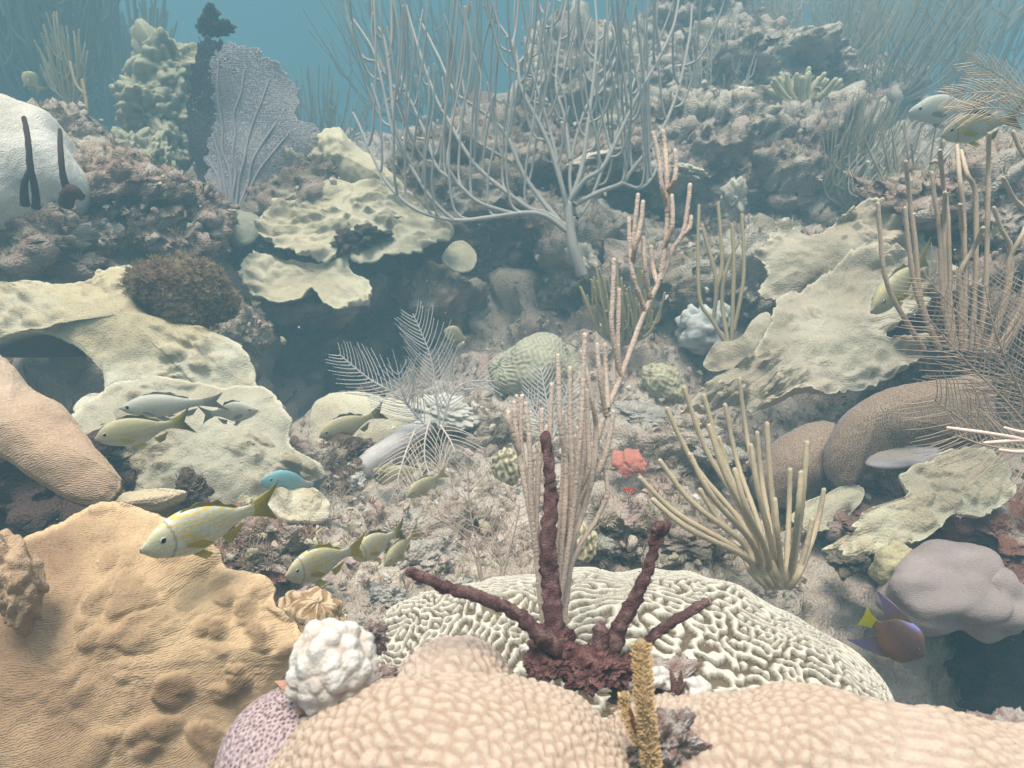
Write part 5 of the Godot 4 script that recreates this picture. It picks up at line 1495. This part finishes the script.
	t = thing("sea_plume", "pale feathery sea plume seen through the sea rods", "gorgonian", P(548, 440, 1.2))
	for q in [[V(552, 440, 1.2), V(548, 410, 1.2), V(541, 370, 1.2)], [V(552, 440, 1.2), V(538, 418, 1.2), V(526, 398, 1.2)], [V(552, 440, 1.2), V(562, 412, 1.2), V(568, 385, 1.2)]]:
		frond(t, px(q), 0.05, 0.0085, 0.0013, wh, M.twig, {"from": 0.1, "lean": 1.0})
	# wiry grey twigs on the floor
	t = thing("sea_plume", "wiry bare grey sea plume on the floor left of the sea rod", "gorgonian", P(482, 590, 1.1))
	for q in [[V(484, 592, 1.1), V(478, 550, 1.1), V(470, 510, 1.1), V(468, 470, 1.1)], [V(500, 592, 1.1), V(507, 560, 1.1), V(515, 530, 1.1), V(520, 505, 1.1)], [V(484, 590, 1.1), V(470, 545, 1.1), V(450, 525, 1.1), V(430, 515, 1.1)], [V(500, 590, 1.1), V(500, 555, 1.1), V(490, 530, 1.1)]]:
		frond(t, px(q), 0.065, 0.016, 0.0009, C(0.36, 0.28, 0.24), M.twig, {"from": 0.3, "lean": 0.8, "shape": 0.5})
	# mossy yellow bush behind the tall rod
	bush("sea_bush", "olive bushy gorgonian behind the bend of the tall sea rod", "gorgonian", P(622, 345, 2.3), 0.25, 0.13, 18, 0.005, C(0.34, 0.29, 0.17), M.twig, {"fork": 4, "lean": Vector3(-0.1, 0, 0)})
	build_grey_gorgonian()
	build_far_bushes()


func build_grey_gorgonian() -> void:
	var t := thing("grey_gorgonian", "huge grey branching gorgonian rising in the centre back of the reef", "gorgonian", P(578, 268, 2.4))
	var ca := C(0.34, 0.32, 0.30)
	var cb := C(0.50, 0.475, 0.455)
	rod(t, px([V(582, 275, 2.42), V(574, 250, 2.4), V(570, 228, 2.4), V(568, 205, 2.4)]), 0.019, 0.014, ca, ca, M.rod, 12, "trunk")
	var limbs := [
		[V(568, 232, 2.4), V(545, 216, 2.38), V(523, 213, 2.36), V(485, 218, 2.34), V(453, 220, 2.33), V(417, 210, 2.32), V(390, 187, 2.32), V(373, 157, 2.32), V(360, 127, 2.32), V(353, 113, 2.32)],
		[V(453, 220, 2.33), V(430, 197, 2.32), V(407, 160, 2.33), V(393, 133, 2.34), V(383, 87, 2.35), V(373, 50, 2.36), V(352, 18, 2.36)],
		[V(412, 166, 2.33), V(396, 130, 2.3), V(390, 77, 2.3), V(385, 43, 2.3), V(379, 28, 2.3)],
		[V(515, 214, 2.36), V(480, 203, 2.34), V(457, 183, 2.34), V(437, 167, 2.35), V(425, 133, 2.36), V(403, 83, 2.38), V(399, 60, 2.4)],
		[V(457, 183, 2.34), V(448, 166, 2.33), V(449, 145, 2.33)],
		[V(566, 226, 2.4), V(545, 213, 2.4), V(527, 207, 2.4), V(483, 173, 2.42), V(463, 147, 2.43), V(450, 123, 2.44), V(437, 100, 2.45), V(420, 53, 2.46), V(406, 5, 2.47)],
		[V(560, 222, 2.4), V(540, 198, 2.44), V(523, 173, 2.46), V(505, 133, 2.47), V(480, 110, 2.48), V(455, 92, 2.5), V(440, 60, 2.52), V(420, 20, 2.53)],
		[V(512, 162, 2.46), V(490, 150, 2.44), V(473, 137, 2.43), V(467, 110, 2.42), V(462, 78, 2.42)],
		[V(567, 210, 2.4), V(562, 187, 2.38), V(547, 140, 2.37), V(522, 90, 2.36), V(517, 60, 2.36), V(510, 40, 2.36), V(483, 5, 2.36)],
		[V(563, 190, 2.38), V(553, 143, 2.4), V(540, 97, 2.42), V(530, 57, 2.43), V(545, 15, 2.44), V(549, -20, 2.44)],
		[V(569, 205, 2.4), V(582, 167, 2.42), V(588, 123, 2.43), V(593, 83, 2.44), V(597, 33, 2.45), V(594, -10, 2.45)],
		[V(571, 200, 2.4), V(585, 180, 2.37), V(603, 167, 2.36), V(620, 133, 2.35), V(637, 97, 2.34), V(655, 65, 2.33), V(673, 28, 2.33), V(680, -10, 2.33)],
		[V(574, 205, 2.4), V(597, 193, 2.44), V(622, 183, 2.46), V(632, 170, 2.47), V(660, 133, 2.48), V(677, 93, 2.5), V(689, 40, 2.5), V(692, 5, 2.5)],
		[V(570, 160, 2.4), V(565, 120, 2.42), V(556, 85, 2.44), V(560, 40, 2.45), V(567, -5, 2.45)],
		[V(577, 218, 2.42), V(590, 200, 2.5), V(610, 150, 2.54), V(625, 110, 2.56), V(640, 60, 2.58), V(648, 10, 2.6)],
		[V(575, 215, 2.42), V(570, 170, 2.52), V(585, 110, 2.56), V(615, 60, 2.6), V(622, 10, 2.6)],
		[V(622, 183, 2.46), V(640, 188, 2.45), V(652, 178, 2.44), V(660, 160, 2.44)]]
	var n := 0
	for list in limbs:
		var pts := px(list)
		var r0 := 0.0090 if n in [0, 5, 6, 8, 10, 11, 12] else 0.0068
		rod(t, pts, r0, 0.0036, ca, cb, M.rod, 8, "limb", 6)
		# side branches that turn up
		var c := curve(pts, 6)
		var want := 9 if list.size() > 5 else 4
		if list.size() < 4:
			want = 0
		for k in want:
			var i := int(lerpf(c.size() * 0.22, c.size() * 0.82, (k + rng.randf()) / want))
			var d := (c[i + 1] - c[i]).normalized()
			var side := 1.0 if (k + n) % 2 == 0 else -1.0
			var up_side := d.cross(Vector3(0, 0, 1)).normalized() * side
			if up_side.y < 0.0 and absf(d.x) > 0.45:
				up_side = -up_side
			var out := (up_side + Vector3(0, 0, rng.randf_range(-0.7, 0.7))).normalized()
			var ln := rng.randf_range(0.22, 0.55) * (1.0 if list.size() > 5 else 0.6)
			var p := c[i]
			var lean := Vector3((p.x - t.position.x) * 0.14 + rng.randf_range(-0.1, 0.1), 1, rng.randf_range(-0.15, 0.15))
			var q := PackedVector3Array([p, p + (out * 0.6 + d * 0.6) * ln * 0.16, p + (out * 0.36 + d * 0.2) * ln * 0.5 + lean * ln * 0.3, p + out * ln * 0.2 + lean * ln * 0.72, p + out * ln * 0.18 + lean * ln * 1.05 + Vector3(rng.randf_range(-1, 1) * 0.02, 0, 0)])
			rod(t, q, 0.0046, 0.0030, ca.lerp(cb, 0.4), cb, M.rod, 7, "branch", 5)
		n += 1


func build_far_bushes() -> void:
	var g := C(0.28, 0.25, 0.18)
	var w := C(0.46, 0.42, 0.36)
	bush("sea_bush", "fine pale bushy gorgonian right of the grey gorgonian top", "gorgonian", P(715, 125, 3.3), 0.42, 0.2, 39, 0.0030, w, M.twig, {"fork": 5})
	bush("sea_bush", "fine pale bushy gorgonian on the pinnacle at the top edge", "gorgonian", P(772, 45, 3.9), 0.42, 0.2, 33, 0.0030, w, M.twig, {"fork": 5})
	bush("sea_bush", "pale bushy gorgonian standing at the very top right of the pinnacle", "gorgonian", P(845, 60, 4.2), 0.55, 0.3, 50, 0.0028, C(0.36, 0.34, 0.28), M.twig, {"fork": 5})
	bush("sea_bush", "grey olive bushy gorgonian behind the right beige plate", "gorgonian", P(850, 210, 2.7), 0.40, 0.17, 42, 0.0025, g, M.twig, {"fork": 5, "lean": Vector3(0.15, 0, 0)})
	bush("sea_bush", "low grey bushy gorgonian leaning right beside the striped shell fish", "gorgonian", P(880, 205, 2.6), 0.26, 0.2, 39, 0.0025, C(0.42, 0.38, 0.32), M.twig, {"fork": 4, "lean": Vector3(0.45, 0, 0)})
	bush("sea_bush", "tall olive sea whips reaching up at the top right", "gorgonian", P(880, 110, 3.6), 0.85, 0.45, 60, 0.0028, g, M.twig, {"fork": 4, "lean": Vector3(0.35, 0, 0)})
	bush("sea_bush", "dark sea whips far away in the blue at the top right corner", "gorgonian", P(960, 130, 4.6), 1.1, 0.35, 18, 0.0070, C(0.14, 0.14, 0.12), M.twig, {"fork": 2, "lean": Vector3(0.15, 0, 0)})
	bush("sea_bush", "thin grey whips between the right rods and the far gorgonians", "gorgonian", P(930, 215, 2.3), 0.3, 0.25, 21, 0.0030, C(0.34, 0.27, 0.2), M.twig, {"fork": 2})
	bush("sea_bush", "faint blue gorgonian behind the left branches of the grey one", "gorgonian", P(430, 130, 4.6), 0.9, 0.55, 39, 0.0050, C(0.16, 0.17, 0.15), M.twig, {"fork": 3, "lean": Vector3(-0.2, 0, 0)})
	bush("sea_bush", "faint fan of whips in the blue between sea fan and grey gorgonian", "gorgonian", P(318, 145, 4.2), 0.42, 0.38, 33, 0.0040, C(0.2, 0.2, 0.16), M.twig, {"fork": 3})
	bush("sea_bush", "big dark bushy gorgonian in the top left corner", "gorgonian", P(30, 110, 3.9), 1.0, 0.55, 80, 0.0090, C(0.10, 0.10, 0.06), M.twig, {"fork": 5})
	bush("sea_bush", "far bushy gorgonian fading into the blue, left of the yellow knobbly coral", "gorgonian", P(110, 125, 4.6), 0.9, 0.5, 80, 0.0085, C(0.11, 0.11, 0.07), M.twig, {"fork": 5})
	bush("sea_bush", "pale brown twiggy gorgonian on the ridge above the white boulder", "gorgonian", P(72, 105, 3.0), 0.32, 0.10, 18, 0.0040, C(0.34, 0.3, 0.2), M.twig, {"fork": 3})
	bush("sea_bush", "furthest gorgonian at the left edge in the haze", "gorgonian", P(-60, 110, 5.2), 1.3, 0.7, 39, 0.0070, C(0.1, 0.1, 0.07), M.twig, {"fork": 4})
	bush("sea_bush", "low twiggy brown gorgonian on the slope between white boulder and fan", "gorgonian", P(118, 205, 2.15), 0.14, 0.05, 10, 0.0020, C(0.3, 0.22, 0.15), M.twig, {"fork": 2})
	# lone stalk
	var t := thing("sea_whip", "lone thin reddish sea whip behind the white boulder coral", "gorgonian", P(90, 165, 2.5))
	rod(t, px([V(92, 165, 2.5), V(88, 130, 2.5), V(86, 100, 2.5), V(82, 80, 2.5)]), 0.008, 0.005, C(0.32, 0.2, 0.14), C(0.36, 0.28, 0.18), M.rod)
	rod(t, px([V(86, 95, 2.5), V(76, 84, 2.5), V(70, 62, 2.5)]), 0.006, 0.004, C(0.32, 0.25, 0.16), C(0.36, 0.3, 0.2), M.rod)


# ---------------------------------------------------------------- fishes and small things
func build_fishes() -> void:
	var yf := C(0.648, 0.513, 0.121)
	var dark := C(0.216, 0.189, 0.108)
	fish("striped_grunt", "largest yellow striped fish over the edge of the tan leaf coral", "striped", V(140, 551, 0.68), V(278, 500, 0.80), {"height": 0.34, "res": 80, "fin": yf, "edge": C(0.405, 0.338, 0.108), "up": Vector3(0.05, 1, 0.1)})
	fish("striped_grunt", "olive striped fish below the two grey fishes over the cream plate", "olive", V(95, 439, 1.28), V(193, 420, 1.32), {"height": 0.36, "res": 64, "fin": C(0.675, 0.608, 0.189), "edge": dark})
	fish("grey_snapper", "long pale grey fish swimming left just above the olive striped fish", "grey", V(119, 408, 1.36), V(226, 401, 1.34), {"height": 0.23, "res": 48, "fin": C(0.459, 0.459, 0.419), "edge": C(0.351, 0.351, 0.324), "tail_height": 0.8})
	fish("grey_snapper", "short grey fish facing right with its forked tail towards the long one", "grey", V(258, 410, 1.36), V(200, 415, 1.36), {"height": 0.4, "res": 48, "fin": C(0.459, 0.459, 0.446), "edge": C(0.351, 0.351, 0.351)})
	fish("blue_parrotfish", "bright blue fish above the pale plate at the left of the cave", "blue", V(261, 481, 1.42), V(325, 486, 1.5), {"height": 0.42, "res": 48, "fin": C(0.189, 0.270, 0.297), "edge": C(0.270, 0.297, 0.297)})
	fish("striped_grunt", "yellow striped fish with bright yellow tail, front one of the centre group", "striped", V(285, 577, 0.98), V(366, 545, 1.06), {"height": 0.46, "res": 72, "fin": yf, "edge": C(0.675, 0.567, 0.095), "up": Vector3(0.1, 1, 0.1)})
	fish("striped_grunt", "faded striped fish turning away behind the yellow tailed one", "olive", V(300, 560, 1.16), V(318, 525, 1.2), {"height": 0.7, "res": 48, "fin": C(0.567, 0.513, 0.270), "edge": dark, "up": Vector3(1, 0.3, 0.1)})
	fish("striped_grunt", "striped fish with a white cheek facing left, right of the yellow tail", "striped", V(353, 558, 1.1), V(405, 528, 1.16), {"height": 0.52, "res": 60, "fin": C(0.675, 0.594, 0.189), "edge": dark})
	fish("striped_grunt", "small olive fish heading down at the right end of the centre group", "olive", V(384, 566, 1.14), V(419, 528, 1.2), {"height": 0.42, "res": 48, "fin": yf, "edge": C(0.540, 0.459, 0.108)})
	fish("striped_grunt", "olive fish in front of the pale round plate in the middle", "olive", V(319, 437, 1.7), V(386, 410, 1.74), {"height": 0.36, "res": 48, "fin": C(0.540, 0.486, 0.189), "edge": dark})
	fish("striped_grunt", "pale greenish fish slanting down below the white feathers", "olive", V(407, 497, 1.45), V(448, 470, 1.5), {"height": 0.42, "res": 48, "fin": C(0.756, 0.675, 0.297), "edge": C(0.675, 0.608, 0.270)})
	fish("striped_grunt", "fish half hidden inside the lower white feather plume", "olive", V(376, 480, 1.72), V(440, 468, 1.76), {"height": 0.4, "res": 40, "fin": C(0.567, 0.513, 0.189), "edge": dark})
	fish("striped_grunt", "olive fish diving to the left in front of the beige plate coral", "olive", V(871, 312, 1.5), V(930, 252, 1.58), {"height": 0.36, "res": 56, "fin": C(0.675, 0.567, 0.108), "edge": C(0.459, 0.405, 0.162)})
	fish("striped_grunt", "yellow striped fish beside the feathery plume at the upper right", "striped", V(941, 136, 1.45), V(1023, 116, 1.42), {"height": 0.40, "res": 56, "fin": C(0.702, 0.594, 0.162), "edge": dark})
	fish("grey_snapper", "grey fish in the haze behind the upper right striped fish", "grey", V(908, 112, 2.1), V(990, 106, 2.1), {"height": 0.36, "res": 44, "fin": C(0.378, 0.378, 0.338), "edge": C(0.297, 0.297, 0.270)})
	fish("small_fish", "tiny yellowish fish hovering in the haze above the white boulder", "olive", V(23, 72, 2.6), V(42, 92, 2.65), {"height": 0.7, "res": 36, "fin": C(0.675, 0.621, 0.270), "edge": C(0.540, 0.486, 0.270)})
	fish("small_fish", "brownish fish resting by the boulder under the shelf corals", "olive", V(444, 330, 2.4), V(471, 342, 2.42), {"height": 0.6, "res": 36, "fin": C(0.486, 0.378, 0.162), "edge": C(0.405, 0.324, 0.162)})
	fish("angelfish", "dark orange and purple angelfish with yellow tail at the lower right hollow", "angel", V(924, 656, 0.86), V(862, 616, 0.90), {"height": 0.80, "width": 0.2, "res": 60, "fin": C(0.800, 0.756, 0.027), "edge": C(0.800, 0.800, 0.027), "plain": true, "fork": 0.1, "tail_height": 0.6, "eye": 0.02})
	# trailing fins of the angelfish
	var t: Node3D = get_node("angelfish")
	var L := PV(V(924, 656, 0.86)).distance_to(PV(V(862, 616, 0.90)))
	for k: float in [1.0, -1.0]:
		var mb := MB.new()
		fin_sheet(mb, PackedVector2Array([Vector2(0.22 * L, k * 0.36 * L), Vector2(0.02 * L, k * 0.50 * L), Vector2(-0.25 * L, k * 0.58 * L), Vector2(-0.52 * L, k * 0.62 * L), Vector2(-0.32 * L, k * 0.42 * L), Vector2(-0.2 * L, k * 0.2 * L)]), L * 0.012, C(0.22, 0.13, 0.10), C(0.21, 0.17, 0.33), Vector3.ZERO, Vector3.RIGHT, Vector3.UP)
		obj("dorsal_fin" if k > 0 else "anal_fin", mb, M.fish, t)


func build_details() -> void:
	# red encrusting sponge
	var t := thing("red_sponge", "bright red sponge patch on the rock right of the sea rod stems", "sponge", P(628, 463, 1.6))
	for q in [[622, 462, 11, 8], [633, 460, 10, 8], [628, 468, 12, 6], [640, 466, 7, 5]]:
		var s := 1.6 / FOCAL
		part("crust", lump(P(q[0], q[1], 1.6), Vector3(q[2] * 0.95, 3.0, q[3] * 1.4) * s, Basis.from_euler(Vector3(0.75, 0.2, 0)), {"res": 36, "craggy": true, "amp": 0.5, "freq": 2.0, "fine": 0.2, "a": C(0.9, 0.32, 0.25), "b": C(0.8, 0.36, 0.3)}), M.sponge, t)
	t = thing("red_sponge", "little red sponge spot just below the larger red patch", "sponge", P(629, 493, 1.5))
	part("crust", lump(P(629, 492, 1.5), Vector3(0.012, 0.009, 0.008), Basis.IDENTITY, {"res": 30, "craggy": true, "amp": 0.5, "freq": 2.0, "fine": 0.2, "a": C(0.66, 0.09, 0.06), "b": C(0.5, 0.14, 0.1)}), M.sponge, t)
	# loose stones of the floor, one by one
	var k := 0
	for q in [[385, 597, 16, 9, 1.15, C(0.62, 0.58, 0.54), "white stone at the left end of the brain coral"], [425, 557, 30, 15, 1.3, C(0.58, 0.52, 0.47), "broad pale stone left of the wiry sea plume"], [358, 480, 7, 5, 1.6, C(0.75, 0.73, 0.7), "small white stone below the tube sponge"], [382, 472, 8, 5, 1.62, C(0.6, 0.5, 0.32), "yellowish pebble under the tube sponge"], [612, 512, 24, 12, 1.4, C(0.5, 0.44, 0.4), "pale stone below the red sponge spot"], [600, 545, 20, 12, 1.25, C(0.5, 0.47, 0.42), "grey stone beside the small yellowish brain coral"], [720, 455, 22, 10, 1.6, C(0.5, 0.46, 0.4), "pale stone behind the tips of the tan rods"], [640, 415, 26, 9, 1.9, C(0.52, 0.48, 0.44), "flat pale stone under the bend of the sea rod"], [690, 540, 26, 12, 1.25, C(0.45, 0.36, 0.3), "brown stone just behind the brain coral top"], [300, 600, 14, 10, 1.05, C(0.5, 0.4, 0.36), "pinkish stone under the yellow tailed fish"], [455, 590, 16, 8, 1.1, C(0.6, 0.56, 0.5), "pale stone behind the left part of the brain coral"], [850, 560, 22, 10, 1.35, C(0.3, 0.25, 0.2), "dark stone under the ruffled plate"]]:
		var s: float = q[4] / FOCAL
		var col: Color = q[5]
		tag(obj("stone", lump(P(q[0], q[1], q[4]), Vector3(q[2], q[3], q[2] * 0.8) * s, Basis.from_euler(Vector3(0.1, 0.4 * k, 0.1)), {"res": 44, "craggy": true, "amp": 1.0, "freq": 1.6, "fine": 0.16, "a": col, "b": col * 0.72, "cfreq": 3.0}), M.rock), q[6], "stone")
		k += 1
	# drifting specks
	var dot := MB.new()
	dot.tube(PackedVector3Array([Vector3(0, -0.5, 0), Vector3(0, 0, 0), Vector3(0, 0.3, 0)]), 0.7, 0.7, 5, Color.WHITE, Color.WHITE)
	var xf := []
	var cc := []
	for i in 260:
		var d := rng.randf_range(0.35, 2.6)
		xf.append(Transform3D(Basis.from_euler(Vector3(rng.randf() * 6, rng.randf() * 6, 0)) * rng.randf_range(0.0004, 0.0011), eye + d * (cam_f + cam_r * rng.randf_range(-0.9, 0.9) + cam_u * rng.randf_range(-0.45, 0.6))))
		cc.append(C(0.7, 0.72, 0.7))
	scatter("floating_specks", dot.mesh(), M.turf, xf, cc, "tiny pale specks drifting in the water", "specks")
